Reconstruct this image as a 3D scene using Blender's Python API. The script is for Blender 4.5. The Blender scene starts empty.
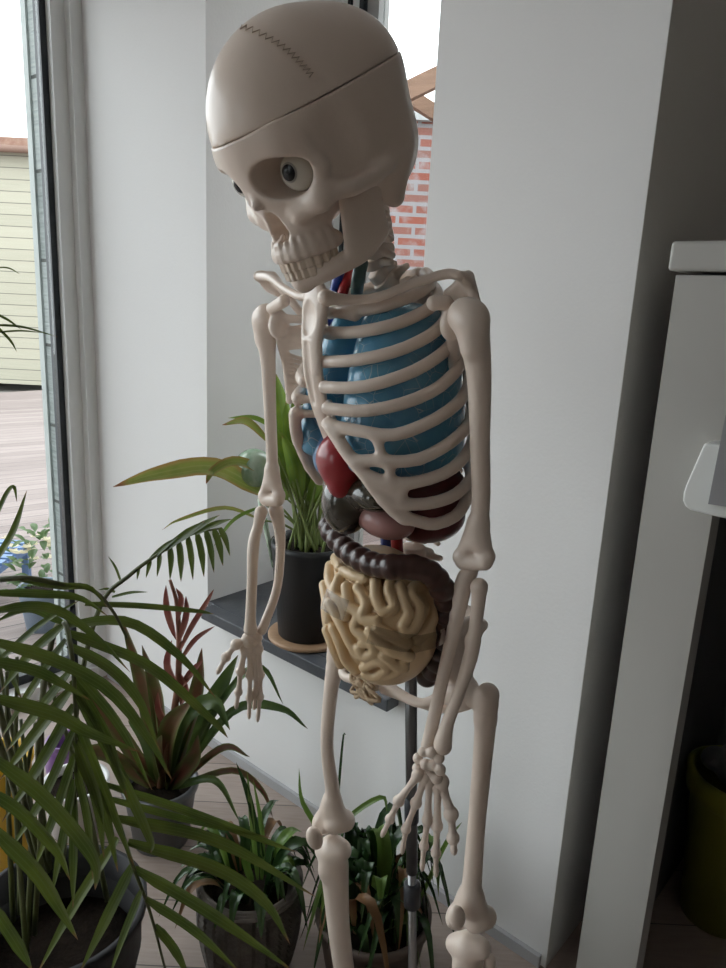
import bpy, math, random
import numpy as np
from math import cos, sin, pi, radians, sqrt
from mathutils import Matrix, Vector
random.seed(7); rng = np.random.default_rng(7)
SC = bpy.context.scene
COL = SC.collection
V3 = lambda *a: np.array(a, float)

# ------------------------------------------------------------------ camera
FPX = 740.; CX = 363.; CY = 484.
PIT = radians(14.0); ROL = radians(2.8); EYE = 1.5
CAM = V3(0, 0, EYE)
_r0 = V3(1, 0, 0); FW = V3(0, cos(PIT), -sin(PIT)); _u0 = V3(0, sin(PIT), cos(PIT))
RT = _r0*cos(ROL) + _u0*sin(ROL); UP = _u0*cos(ROL) - _r0*sin(ROL)
def ray(x, y): return FW + RT*((x-CX)/FPX) - UP*((y-CY)/FPX)
def P(x, y, Y):
    d = ray(x, y); return CAM + d*(Y/d[1])
def PZ(x, y, Z):
    d = ray(x, y); return CAM + d*((Z-EYE)/d[2])
def PP(x, y, q, n):
    d = ray(x, y); return CAM + d*(np.dot(q-CAM, n)/np.dot(d, n))
cd = bpy.data.cameras.new('camera'); cam = bpy.data.objects.new('camera', cd); COL.objects.link(cam)
M = Matrix.Identity(4)
for i in range(3):
    M[i][0] = RT[i]; M[i][1] = UP[i]; M[i][2] = -FW[i]; M[i][3] = CAM[i]
cam.matrix_world = M
cd.sensor_fit = 'HORIZONTAL'; cd.sensor_width = 36; cd.lens = 36*FPX/726; cd.clip_start = .02
SC.camera = cam

# ------------------------------------------------------------------ objects
WLOC = {}
def tag(o, label=None, cat=None, group=None, kind=None):
    if label: o['label'] = label
    if cat: o['category'] = cat
    if group: o['group'] = group
    if kind: o['kind'] = kind
    return o
def thing(name, loc, label, cat, group=None):
    o = bpy.data.objects.new(name, None); COL.objects.link(o)
    o.location = loc; o.empty_display_size = .05; WLOC[o.name] = np.array(loc, float)
    return tag(o, label, cat, group)
def mesh_obj(name, verts, faces, mats, parent=None, smooth=True, uv=None, midx=None):
    verts = np.asarray(verts, float)
    c = (verts.min(0)+verts.max(0))/2
    me = bpy.data.meshes.new(name)
    me.from_pydata((verts-c).tolist(), [], faces if isinstance(faces, list) else faces.tolist())
    if not isinstance(mats, (list, tuple)): mats = [mats]
    for m in mats: me.materials.append(m)
    if smooth: me.polygons.foreach_set('use_smooth', [True]*len(me.polygons))
    if midx is not None: me.polygons.foreach_set('material_index', midx)
    if uv is not None:
        ul = me.uv_layers.new(name='uv')
        li = np.zeros(len(me.loops), int); me.loops.foreach_get('vertex_index', li)
        ul.data.foreach_set('uv', np.asarray(uv, float)[li].ravel())
    me.update()
    o = bpy.data.objects.new(name, me); COL.objects.link(o)
    if parent is not None:
        o.parent = parent; o.location = c - WLOC[parent.name]
    else: o.location = c
    WLOC[o.name] = c
    return o

# mesh collector
class MB:
    def __init__(s): s.v = []; s.f = []; s.uv = []; s.mi = []
    def add(s, v, f, uv=None, mi=0):
        b = len(s.v); v = [tuple(map(float, q)) for q in v]
        s.v += v; s.f += [tuple(int(i)+b for i in q) for q in f]
        s.uv += (uv if uv is not None else [(0., 0.)]*len(v)); s.mi += [mi]*len(f)
    def build(s, name, mats, parent=None, smooth=True):
        return mesh_obj(name, s.v, s.f, mats, parent, smooth, s.uv, s.mi)
    def box(s, o, ax, ay, az, mi=0):      # corner o and three edge vectors
        o, ax, ay, az = map(np.asarray, (o, ax, ay, az))
        v = [o+i*ax+j*ay+k*az for k in (0, 1) for j in (0, 1) for i in (0, 1)]
        f = [(0, 2, 3, 1), (4, 5, 7, 6), (0, 1, 5, 4), (2, 6, 7, 3), (0, 4, 6, 2), (1, 3, 7, 5)]
        if np.dot(np.cross(ax, ay), az) < 0: f = [q[::-1] for q in f]
        s.add(v, f, None, mi)
    def tube(s, pts, rad, n=8, mi=0, caps=True):
        pts = np.asarray(pts, float); m = len(pts)
        rad = np.broadcast_to(np.asarray(rad, float), (m,))
        T = np.gradient(pts, axis=0); T /= np.linalg.norm(T, axis=1)[:, None]+1e-9
        ref = V3(0, 0, 1) if abs(T[0][2]) < .9 else V3(1, 0, 0)
        v = []; uv = []
        for i in range(m):
            a = np.cross(T[i], ref); a /= np.linalg.norm(a)+1e-9; b = np.cross(T[i], a); ref = np.cross(a, T[i])
            for k in range(n):
                t = 2*pi*k/n; v.append(pts[i]+rad[i]*(a*cos(t)+b*sin(t))); uv.append((i/(m-1), k/n))
        f = [(i*n+k, (i+1)*n+k, (i+1)*n+(k+1) % n, i*n+(k+1) % n) for i in range(m-1) for k in range(n)]
        if caps: f += [tuple(range(n)), tuple((m-1)*n+k for k in reversed(range(n)))]
        s.add(v, f, uv, mi)
    def lathe(s, c, prof, n=40, mi=0):
        v = []; m = len(prof)
        for r, z in prof:
            for k in range(n): t = 2*pi*k/n; v.append((c[0]+r*cos(t), c[1]+r*sin(t), c[2]+z))
        f = [(i*n+k, i*n+(k+1) % n, (i+1)*n+(k+1) % n, (i+1)*n+k) for i in range(m-1) for k in range(n)]
        f += [tuple(reversed(range(n))), tuple((m-1)*n+k for k in range(n))]
        s.add(v, f, None, mi)
    def leaf(s, pts, w, side=None, fold=.18, n=12, prof='lance', mi=0, u0=0., up=(0, 0, 1)):
        c = spline(pts, n); T = np.gradient(c, axis=0); T /= np.linalg.norm(T, axis=1)[:, None]+1e-9
        v = []; uv = []; up = unit(up)
        for i in range(n):
            t = i/(n-1)
            if prof == 'lance': q = (sin(pi*min(1, .12+.88*t)**.75))**.8 if t < 1 else 0
            elif prof == 'strap': q = min(1, .55+t*3)*(1-max(0, t-.55)/.45)**.75 if t < 1 else 0
            elif prof == 'oval': q = sin(pi*t**.85)**.75 if 0 < t < 1 else .03
            q = max(q, .02)
            sd = np.cross(T[i], up) if side is None else np.asarray(side, float)-T[i]*np.dot(side, T[i])
            if np.linalg.norm(sd) < .15: sd = np.cross(T[i], V3(.6, -.7, .2))
            sd /= np.linalg.norm(sd); nr = np.cross(sd, T[i])
            for k, a in enumerate((-1, -.5, 0, .5, 1)):
                v.append(c[i]+sd*a*w*q*.5+nr*fold*w*q*(abs(a)-.5)); uv.append((u0+(1-u0)*t, k/4))
        f = [(i*5+k, i*5+k+1, (i+1)*5+k+1, (i+1)*5+k) for i in range(n-1) for k in range(4)]
        s.add(v, f, uv, mi)
def spline(pts, n):
    p = np.asarray(pts, float); m = len(p)
    if m == 2: return p[0]+(p[1]-p[0])*np.linspace(0, 1, n)[:, None]
    q = np.vstack([2*p[0]-p[1], p, 2*p[-1]-p[-2]]); out = []
    for u in np.linspace(0, m-1, n):
        i = min(int(u), m-2); t = u-i; a, b, c, d = q[i:i+4]
        out.append(.5*(2*b+(c-a)*t+(2*a-5*b+4*c-d)*t*t+(3*b-a-3*c+d)*t**3))
    return np.array(out)

# ------------------------------------------------------------------ distance fields, smooth unions, surface nets
def unit(a): a = np.asarray(a, float); return a/np.linalg.norm(a)
class SDF:
    def __init__(s, lo, hi, h):
        s.h = h; s.lo = np.asarray(lo, float); n = np.ceil((np.asarray(hi)-s.lo)/h).astype(int)+1
        s.n = n; s.g = np.full(n, 1.0, np.float32)
    def reg(s, lo, hi):
        a = np.clip(np.floor((np.asarray(lo)-s.lo)/s.h).astype(int), 0, s.n-1)
        b = np.clip(np.ceil((np.asarray(hi)-s.lo)/s.h).astype(int)+1, 1, s.n)
        ax = [(s.lo[i]+s.h*np.arange(a[i], b[i])) for i in range(3)]
        return (slice(a[0], b[0]), slice(a[1], b[1]), slice(a[2], b[2])), ax[0][:, None, None], ax[1][None, :, None], ax[2][None, None, :]
    def put(s, sl, d, k, op):
        a = s.g[sl]
        if op == 'sub':
            d = -d
            if k > 0: h = np.maximum(k-np.abs(a-d), 0)/k; s.g[sl] = np.maximum(a, d)+h*h*k*.25
            else: s.g[sl] = np.maximum(a, d)
        else:
            if k > 0: h = np.maximum(k-np.abs(a-d), 0)/k; s.g[sl] = np.minimum(a, d)-h*h*k*.25
            else: s.g[sl] = np.minimum(a, d)
    def cap(s, a, b, ra, rb=None, k=.004, op='add', flat=None, pad=0.):
        a = np.asarray(a, float); b = np.asarray(b, float); rb = ra if rb is None else rb
        m = max(ra, rb)+k+pad+3*s.h
        sl, X, Y, Z = s.reg(np.minimum(a, b)-m, np.maximum(a, b)+m)
        if s.g[sl].size == 0: return
        ab = b-a; L = ab@ab+1e-12
        px, py, pz = X-a[0], Y-a[1], Z-a[2]
        t = np.clip((px*ab[0]+py*ab[1]+pz*ab[2])/L, 0, 1)
        qx, qy, qz = px-ab[0]*t, py-ab[1]*t, pz-ab[2]*t
        d2 = qx*qx+qy*qy+qz*qz
        if flat is not None:
            nn, ra_ = flat; w = qx*nn[0]+qy*nn[1]+qz*nn[2]; d2 = d2+w*w*(1/ra_**2-1)
            d = (np.sqrt(d2)-(ra+(rb-ra)*t))*(.5+.5*ra_)
        else: d = np.sqrt(d2)-(ra+(rb-ra)*t)
        s.put(sl, d.astype(np.float32), k, op)
    def chain(s, pts, rad, k=.004, op='add', flat=None, n=None):
        pts = np.asarray(pts, float); rad = np.broadcast_to(np.asarray(rad, float), (len(pts),))
        if n:
            u = np.linspace(0, len(pts)-1, n); r2 = np.interp(u, np.arange(len(pts)), rad); pts = spline(pts, n); rad = r2
        m = rad.max()+k+3*s.h
        sl, X, Y, Z = s.reg(pts.min(0)-m, pts.max(0)+m)
        keep = s.g; t = np.full(s.n, 1.0, np.float32); s.g = t
        for i in range(len(pts)-1): s.cap(pts[i], pts[i+1], rad[i], rad[i+1], 0, 'add', flat, k)
        s.g = keep; s.put(sl, t[sl], k, op)
    def ell(s, c, r, R=None, k=.004, op='add'):
        c = np.asarray(c, float); r = np.asarray(r, float) if np.ndim(r) else np.array([r]*3, float)
        m = r.max()+k+3*s.h
        sl, X, Y, Z = s.reg(c-m, c+m)
        if s.g[sl].size == 0: return
        x, y, z = X-c[0], Y-c[1], Z-c[2]
        if R is not None: x, y, z = (x*R[0][i]+y*R[1][i]+z*R[2][i] for i in range(3))
        k0 = np.sqrt((x/r[0])**2+(y/r[1])**2+(z/r[2])**2); k1 = np.sqrt((x/r[0]**2)**2+(y/r[1]**2)**2+(z/r[2]**2)**2)
        s.put(sl, np.where(k1 > 1e-6, k0*(k0-1)/np.maximum(k1, 1e-6), -r.min()).astype(np.float32), k, op)
    def box(s, c, r, rd, R=None, k=.004, op='add'):
        c = np.asarray(c, float); r = np.asarray(r, float); m = np.linalg.norm(r)+k+3*s.h
        sl, X, Y, Z = s.reg(c-m, c+m)
        if s.g[sl].size == 0: return
        x, y, z = X-c[0], Y-c[1], Z-c[2]
        if R is not None: x, y, z = (x*R[0][i]+y*R[1][i]+z*R[2][i] for i in range(3))
        qx, qy, qz = np.abs(x)-r[0]+rd+0*(y+z), np.abs(y)-r[1]+rd+0*(x+z), np.abs(z)-r[2]+rd+0*(x+y)
        d = np.sqrt(np.maximum(qx, 0)**2+np.maximum(qy, 0)**2+np.maximum(qz, 0)**2)+np.minimum(np.maximum(qx, np.maximum(qy, qz)), 0)-rd
        s.put(sl, d.astype(np.float32), k, op)
    def plane(s, q, n, keep=True):        # cut away the side n points to
        ax = [s.lo[i]+s.h*np.arange(s.n[i]) for i in range(3)]
        d = (ax[0][:, None, None]-q[0])*n[0]+(ax[1][None, :, None]-q[1])*n[1]+(ax[2][None, None, :]-q[2])*n[2]
        s.g = np.maximum(s.g, d.astype(np.float32))
    def mesh(s, M=None, relax=1):
        g = s.g; g[0] = g[-1] = 1; g[:, 0] = g[:, -1] = 1; g[:, :, 0] = g[:, :, -1] = 1
        ins = g < 0
        nx, ny, nz = np.array(g.shape)-1
        cnt = np.zeros((nx, ny, nz), np.int8)
        for i in (0, 1):
            for j in (0, 1):
                for k in (0, 1): cnt += ins[i:nx+i, j:ny+j, k:nz+k]
        act = (cnt > 0) & (cnt < 8); ci = np.argwhere(act)
        idx = np.full((nx, ny, nz), -1, np.int32); idx[act] = np.arange(len(ci))
        acc = np.zeros((len(ci), 3)); num = np.zeros(len(ci))
        cor = [(i, j, k) for i in (0, 1) for j in (0, 1) for k in (0, 1)]
        val = {c: g[ci[:, 0]+c[0], ci[:, 1]+c[1], ci[:, 2]+c[2]] for c in cor}
        for c in cor:
            for a in range(3):
                if c[a] == 0:
                    e = list(c); e[a] = 1; v0 = val[c]; v1 = val[tuple(e)]
                    m = (v0 < 0) != (v1 < 0); t = np.where(m, v0/np.where(m, v0-v1, 1), 0)
                    p = np.zeros((len(ci), 3)); p += c; p[:, a] += t
                    acc += p*m[:, None]; num += m
        vt = s.lo+s.h*(ci+acc/num[:, None])
        fs = []
        for a in range(3):
            b, c = (a+1) % 3, (a+2) % 3
            sl0 = [slice(1, -1)]*3; sl1 = [slice(1, -1)]*3
            sl0[a] = slice(0, -1); sl1[a] = slice(1, None)
            i0 = ins[tuple(sl0)]; i1 = ins[tuple(sl1)]
            off = np.array([1, 1, 1]); off[a] = 0
            for flip, mm in ((False, i0 & ~i1), (True, ~i0 & i1)):
                e = np.argwhere(mm)+off
                if not len(e): continue
                q = []
                for db, dc in ((1, 1), (0, 1), (0, 0), (1, 0)):
                    w = e.copy(); w[:, b] -= db; w[:, c] -= dc; q.append(idx[w[:, 0], w[:, 1], w[:, 2]])
                q = np.stack(q, 1); fs.append(q[:, ::-1] if flip else q)
        fs = np.concatenate(fs)
        for _ in range(relax):
            sm = np.zeros_like(vt); nn = np.zeros(len(vt))
            for i in range(4):
                j = (i+1) % 4
                np.add.at(sm, fs[:, i], vt[fs[:, j]]); np.add.at(nn, fs[:, i], 1)
                np.add.at(sm, fs[:, j], vt[fs[:, i]]); np.add.at(nn, fs[:, j], 1)
            vt = vt*.5+.5*sm/np.maximum(nn, 1)[:, None]
        if M is not None: vt = vt@M[:3, :3].T+M[:3, 3]
        return vt, fs
def sdf_for(pts, pad, h):
    p = np.asarray(pts, float).reshape(-1, 3); return SDF(p.min(0)-pad, p.max(0)+pad, h)

# ------------------------------------------------------------------ materials
def mat(name, col, rough=.5, col2=None, scale=20., var=.5, bump=0., bscale=60., spec=.5, trans=0., coat=0., sss=0., metal=0., stretch=None):
    m = bpy.data.materials.new(name); m.use_nodes = True; nt = m.node_tree; N = nt.nodes; L = nt.links
    b = N['Principled BSDF']; b.inputs['Roughness'].default_value = rough
    b.inputs['Specular IOR Level'].default_value = spec; b.inputs['Coat Weight'].default_value = coat
    b.inputs['Metallic'].default_value = metal
    b.inputs['Base Color'].default_value = (*col, 1)
    if sss: b.inputs['Subsurface Weight'].default_value = sss; b.inputs['Subsurface Radius'].default_value = (1, .6, .35); b.inputs['Subsurface Scale'].default_value = .008
    tc = N.new('ShaderNodeTexCoord'); vec = tc.outputs['Object']
    if stretch:
        mp = N.new('ShaderNodeMapping'); mp.inputs['Scale'].default_value = stretch; L.new(vec, mp.inputs['Vector']); vec = mp.outputs['Vector']
    if col2 is not None:
        no = N.new('ShaderNodeTexNoise'); no.inputs['Scale'].default_value = scale; no.inputs['Detail'].default_value = 4
        L.new(vec, no.inputs['Vector'])
        rp = N.new('ShaderNodeValToRGB'); rp.color_ramp.elements[0].color = (*col, 1); rp.color_ramp.elements[1].color = (*col2, 1)
        rp.color_ramp.elements[0].position = .5-var*.5; rp.color_ramp.elements[1].position = .5+var*.5
        L.new(no.outputs['Fac'], rp.inputs['Fac']); L.new(rp.outputs['Color'], b.inputs['Base Color'])
    if bump:
        nb = N.new('ShaderNodeTexNoise'); nb.inputs['Scale'].default_value = bscale; nb.inputs['Detail'].default_value = 3
        L.new(vec, nb.inputs['Vector'])
        bp = N.new('ShaderNodeBump'); bp.inputs['Strength'].default_value = bump; bp.inputs['Distance'].default_value = .01
        L.new(nb.outputs['Fac'], bp.inputs['Height']); L.new(bp.outputs['Normal'], b.inputs['Normal'])
    if trans:
        out = N['Material Output']; tr = N.new('ShaderNodeBsdfTranslucent'); mx = N.new('ShaderNodeMixShader'); mx.inputs['Fac'].default_value = trans
        src = b.inputs['Base Color'].links[0].from_socket if b.inputs['Base Color'].links else None
        if src: L.new(src, tr.inputs['Color'])
        else: tr.inputs['Color'].default_value = (*col, 1)
        L.new(b.outputs[0], mx.inputs[1]); L.new(tr.outputs[0], mx.inputs[2]); L.new(mx.outputs[0], out.inputs['Surface'])
    return m
def leafmat(name, a, b, tip=(.22, .12, .04), tipstart=.9, rough=.35, vein=None, trans=.25, edge=None):
    """leaf colour by its own length (uv.x) and width (uv.y): stripes, brown tips, noise"""
    m = mat(name, a, rough, spec=.5); nt = m.node_tree; N = nt.nodes; L = nt.links; bs = N['Principled BSDF']
    uv = N.new('ShaderNodeUVMap'); uv.uv_map = 'uv'; sp = N.new('ShaderNodeSeparateXYZ'); L.new(uv.outputs[0], sp.inputs[0])
    tc = N.new('ShaderNodeTexCoord'); no = N.new('ShaderNodeTexNoise'); no.inputs['Scale'].default_value = 14; L.new(tc.outputs['Object'], no.inputs['Vector'])
    r1 = N.new('ShaderNodeValToRGB'); r1.color_ramp.elements[0].color = (*a, 1); r1.color_ramp.elements[1].color = (*b, 1)
    r1.color_ramp.elements[0].position = .35; r1.color_ramp.elements[1].position = .65
    L.new(no.outputs['Fac'], r1.inputs['Fac']); colr = r1.outputs['Color']
    def mixin(fac, c):
        nonlocal colr
        mx = N.new('ShaderNodeMix'); mx.data_type = 'RGBA'; L.new(fac, mx.inputs['Factor']); L.new(colr, mx.inputs[6]); mx.inputs[7].default_value = (*c, 1); colr = mx.outputs[2]
    if vein is not None:
        wv = N.new('ShaderNodeMath'); wv.operation = 'PINGPONG'; wv.inputs[1].default_value = .125; L.new(sp.outputs['Y'], wv.inputs[0])
        gt = N.new('ShaderNodeMapRange'); gt.inputs[1].default_value = .08; gt.inputs[2].default_value = .125; gt.inputs[4].default_value = .7; L.new(wv.outputs[0], gt.inputs[0]); mixin(gt.outputs[0], vein)
    if edge is not None:
        ad = N.new('ShaderNodeMath'); ad.operation = 'MULTIPLY_ADD'; ad.inputs[1].default_value = .5; L.new(no.outputs['Fac'], ad.inputs[0])
        ab = N.new('ShaderNodeMath'); ab.operation = 'SUBTRACT'; ab.inputs[1].default_value = .5; L.new(sp.outputs['Y'], ab.inputs[0])
        aa = N.new('ShaderNodeMath'); aa.operation = 'ABSOLUTE'; L.new(ab.outputs[0], aa.inputs[0]); L.new(aa.outputs[0], ad.inputs[2])
        gt = N.new('ShaderNodeMapRange'); gt.inputs[1].default_value = .52; gt.inputs[2].default_value = .72; L.new(ad.outputs[0], gt.inputs[0]); mixin(gt.outputs[0], edge)
    gt = N.new('ShaderNodeMapRange'); gt.inputs[1].default_value = tipstart; gt.inputs[2].default_value = tipstart+.06; L.new(sp.outputs['X'], gt.inputs[0]); mixin(gt.outputs[0], tip)
    L.new(colr, bs.inputs['Base Color'])
    tr = N.new('ShaderNodeBsdfTranslucent'); L.new(colr, tr.inputs['Color']); mx = N.new('ShaderNodeMixShader'); mx.inputs['Fac'].default_value = trans
    L.new(bs.outputs[0], mx.inputs[1]); L.new(tr.outputs[0], mx.inputs[2]); L.new(mx.outputs[0], N['Material Output'].inputs['Surface'])
    return m
def glassmat(name, tint=(.96, .98, .97), fac=.08):
    m = bpy.data.materials.new(name); m.use_nodes = True; nt = m.node_tree; N = nt.nodes; L = nt.links
    N.remove(N['Principled BSDF']); out = N['Material Output']
    tr = N.new('ShaderNodeBsdfTransparent'); tr.inputs[0].default_value = (*tint, 1); gl = N.new('ShaderNodeBsdfGlossy'); gl.inputs['Roughness'].default_value = .02
    fr = N.new('ShaderNodeLayerWeight'); fr.inputs['Blend'].default_value = fac
    mx = N.new('ShaderNodeMixShader'); L.new(fr.outputs['Fresnel'], mx.inputs['Fac']); L.new(tr.outputs[0], mx.inputs[1]); L.new(gl.outputs[0], mx.inputs[2])
    L.new(mx.outputs[0], out.inputs['Surface']); return m
def bandmat(name, axis, period, c1, c2, gap, gapw=.06, rough=.6, noise=30., stretch=(1, 1, 1), rot=0., bump=.2):
    """boards: bands along one object axis with dark joints and grain"""
    m = mat(name, c1, rough); nt = m.node_tree; N = nt.nodes; L = nt.links; bs = N['Principled BSDF']
    tc = N.new('ShaderNodeTexCoord'); mp = N.new('ShaderNodeMapping'); mp.inputs['Rotation'].default_value = (0, 0, rot); L.new(tc.outputs['Object'], mp.inputs['Vector'])
    sp = N.new('ShaderNodeSeparateXYZ'); L.new(mp.outputs[0], sp.inputs[0])
    dv = N.new('ShaderNodeMath'); dv.operation = 'DIVIDE'; dv.inputs[1].default_value = period; L.new(sp.outputs[axis], dv.inputs[0])
    fl = N.new('ShaderNodeMath'); fl.operation = 'FLOOR'; L.new(dv.outputs[0], fl.inputs[0])
    frc = N.new('ShaderNodeMath'); frc.operation = 'FRACT'; L.new(dv.outputs[0], frc.inputs[0])
    wn = N.new('ShaderNodeTexWhiteNoise'); wn.noise_dimensions = '1D'; L.new(fl.outputs[0], wn.inputs['W'])
    m2 = N.new('ShaderNodeMapping'); m2.inputs['Scale'].default_value = stretch; L.new(mp.outputs[0], m2.inputs['Vector'])
    no = N.new('ShaderNodeTexNoise'); no.inputs['Scale'].default_value = noise; no.inputs['Detail'].default_value = 5; L.new(m2.outputs[0], no.inputs['Vector'])
    ad = N.new('ShaderNodeMath'); ad.operation = 'MULTIPLY_ADD'; ad.inputs[1].default_value = .45; L.new(wn.outputs['Value'], ad.inputs[0]); L.new(no.outputs['Fac'], ad.inputs[2])
    rp = N.new('ShaderNodeValToRGB'); rp.color_ramp.elements[0].color = (*c1, 1); rp.color_ramp.elements[1].color = (*c2, 1); rp.color_ramp.elements[0].position = .35; rp.color_ramp.elements[1].position = 1.
    L.new(ad.outputs[0], rp.inputs['Fac'])
    lt = N.new('ShaderNodeMath'); lt.operation = 'LESS_THAN'; lt.inputs[1].default_value = gapw; L.new(frc.outputs[0], lt.inputs[0])
    mx = N.new('ShaderNodeMix'); mx.data_type = 'RGBA'; L.new(lt.outputs[0], mx.inputs['Factor']); L.new(rp.outputs[0], mx.inputs[6]); mx.inputs[7].default_value = (*gap, 1)
    L.new(mx.outputs[2], bs.inputs['Base Color'])
    bp = N.new('ShaderNodeBump'); bp.inputs['Strength'].default_value = bump; bp.inputs['Distance'].default_value = .005; L.new(no.outputs['Fac'], bp.inputs['Height']); L.new(bp.outputs[0], bs.inputs['Normal'])
    return m
def brickmat(name, c1, c2, mortar, w=.21, h=.065, rot=0.):
    m = mat(name, c1, .9); nt = m.node_tree; N = nt.nodes; L = nt.links; bs = N['Principled BSDF']
    tc = N.new('ShaderNodeTexCoord'); sp = N.new('ShaderNodeSeparateXYZ'); L.new(tc.outputs['Object'], sp.inputs[0])
    cb = N.new('ShaderNodeCombineXYZ'); L.new(sp.outputs['X'], cb.inputs['X']); L.new(sp.outputs['Z'], cb.inputs['Y'])
    br = N.new('ShaderNodeTexBrick'); br.inputs['Scale'].default_value = 1; br.inputs['Brick Width'].default_value = w; br.inputs['Row Height'].default_value = h; br.inputs['Mortar Size'].default_value = .012
    br.inputs['Color1'].default_value = (*c1, 1); br.inputs['Color2'].default_value = (*c2, 1); br.inputs['Mortar'].default_value = (*mortar, 1)
    L.new(cb.outputs[0], br.inputs['Vector'])
    no = N.new('ShaderNodeTexNoise'); no.inputs['Scale'].default_value = 9; no.inputs['Detail'].default_value = 5; L.new(tc.outputs['Object'], no.inputs['Vector'])
    mr = N.new('ShaderNodeMapRange'); mr.inputs[1].default_value = .5; mr.inputs[2].default_value = .68; mr.inputs[4].default_value = .75; L.new(no.outputs['Fac'], mr.inputs[0])
    mx = N.new('ShaderNodeMix'); mx.data_type = 'RGBA'; L.new(mr.outputs[0], mx.inputs['Factor']); L.new(br.outputs['Color'], mx.inputs[6]); mx.inputs[7].default_value = (.34, .33, .34, 1)
    L.new(mx.outputs[2], bs.inputs['Base Color']); return m

BONE = mat('bone_plastic', (.79, .675, .59), .33, (.74, .62, .53), 8, .6, .04, 90, .5, coat=.1)
# ================================================================== ROOM
WD = unit(V3(-.759, .651, 0)); WN = unit(V3(-.651, -.759, 0)); R0 = V3(.482, 1.415, 0); UZ = V3(0, 0, 1)
def Wp(t, s, z=0.): return R0+WD*t+WN*s+UZ*z
def wbox(mb, t0, t1, s0, s1, z0, z1, mi=0): mb.box(Wp(t0, s0, z0), WD*(t1-t0), WN*(s1-s0), UZ*(z1-z0), mi)
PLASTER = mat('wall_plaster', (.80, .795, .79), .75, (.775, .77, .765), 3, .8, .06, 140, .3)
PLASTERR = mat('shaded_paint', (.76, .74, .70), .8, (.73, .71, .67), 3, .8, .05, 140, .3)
WHITEF = mat('frame_white', (.80, .81, .80), .4, (.77, .78, .77), 5, .8)
BLACKR = mat('gasket_black', (.02, .025, .03), .5)
SLATE = mat('sill_slate', (.045, .05, .06), .45, (.085, .09, .1), 18, .6, .1, 60)
FLOORM = bandmat('floor_planks', 'Y', .19, (.30, .235, .20), (.40, .325, .285), (.12, .1, .09), .018, .5, 22, (.6, 6, 1), radians(0), .08)
GLASS = glassmat('window_glass')
OPL, OPR, SILLZ, DEP = 1.278, .487, .52, .55
TC = 1.93; ZC = 2.75; ST = 2.62     # concave corner, ceiling, top of the glazing
def setting(o): o['kind'] = 'structure'; return o

mb = MB(); wbox(mb, -3.2, TC+.02, -.02, 4.6, -.1, 0); wbox(mb, -3.2, 0.02, -2.2, -.02, -.1, 0); o = mb.build('floor', FLOORM, smooth=False); setting(o)
o.rotation_euler[2] = 0
mb = MB(); wbox(mb, -3.3, TC+.14, -.62, 4.7, ZC, ZC+.1); wbox(mb, -3.3, .1, -2.3, -.62, ZC, ZC+.1); setting(mb.build('ceiling', PLASTER, smooth=False))
mb = MB()      # the window wall: below the sill, left and right of the opening and above it
wbox(mb, 0, TC, -.62, 0, 0, SILLZ-.035); wbox(mb, 0, OPR, -.62, 0, SILLZ-.035, ZC); wbox(mb, OPL, TC, -.62, 0, SILLZ-.035, ZC); wbox(mb, OPR, OPL, -.62, 0, ST, ZC)
setting(mb.build('wall_back', PLASTER, smooth=False))
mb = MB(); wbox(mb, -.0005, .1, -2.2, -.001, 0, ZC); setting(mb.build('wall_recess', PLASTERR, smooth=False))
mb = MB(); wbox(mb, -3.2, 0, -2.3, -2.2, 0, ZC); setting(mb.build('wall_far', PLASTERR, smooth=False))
mb = MB(); wbox(mb, -3.3, -3.2, -2.3, 4.6, 0, ZC); setting(mb.build('wall_right', mat('far_wall_paint', (.42, .4, .37), .8), smooth=False))
mb = MB()      # wall behind the camera, with a narrow opening added for fill light
wbox(mb, -3.3, TC, 4.6, 4.7, 0, .3); wbox(mb, -3.3, TC, 4.6, 4.7, 2.4, ZC); wbox(mb, -3.3, .7, 4.6, 4.7, .3, 2.4); wbox(mb, 1.5, TC, 4.6, 4.7, .3, 2.4)
setting(mb.build('wall_front', mat('front_wall_paint', (.42, .4, .37), .8), smooth=False))
DL = 3.5
mb = MB()      # the wall that holds the sliding door
wbox(mb, TC, TC+.14, DL, 4.6, 0, ZC); wbox(mb, TC, TC+.14, -.6, DL, ST, ZC)
setting(mb.build('wall_left', PLASTER, smooth=False))
mb = MB(); wbox(mb, .012, OPR, -.0, .012, 0, .03); wbox(mb, OPR, TC-.02, 0, .012, 0, .03)
o = setting(mb.build('baseboard_back', mat('skirting', (.42, .42, .43), .5), smooth=False))

# sliding glass door
mb = MB()
wbox(mb, TC-.005, TC+.14, 0.0, .04, 0, ST, 0); wbox(mb, TC+.03, TC+.14, .04, .088, 0.05, ST, 0)
wbox(mb, TC+.05, TC+.14, .088, 3.4, ST-.09, ST, 0); wbox(mb, TC+.0, TC+.14, .04, DL, 0, .05, 0); wbox(mb, TC+.03, TC+.14, 3.42, DL, 0.05, ST, 0)
door = mb.build('door_1', WHITEF, smooth=False); setting(door)
mb = MB(); wbox(mb, TC+.06, TC+.1, .088, .11, .05, ST-.09); wbox(mb, TC+.06, TC+.1, 3.38, 3.42, .05, ST-.09); wbox(mb, TC+.06, TC+.1, .11, 3.38, .05, .085); mb.build('gasket', BLACKR, door, False)
mb = MB(); wbox(mb, TC+.07, TC+.082, .11, 3.38, .085, ST-.09); mb.build('glass_pane', GLASS, door, False)
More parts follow.
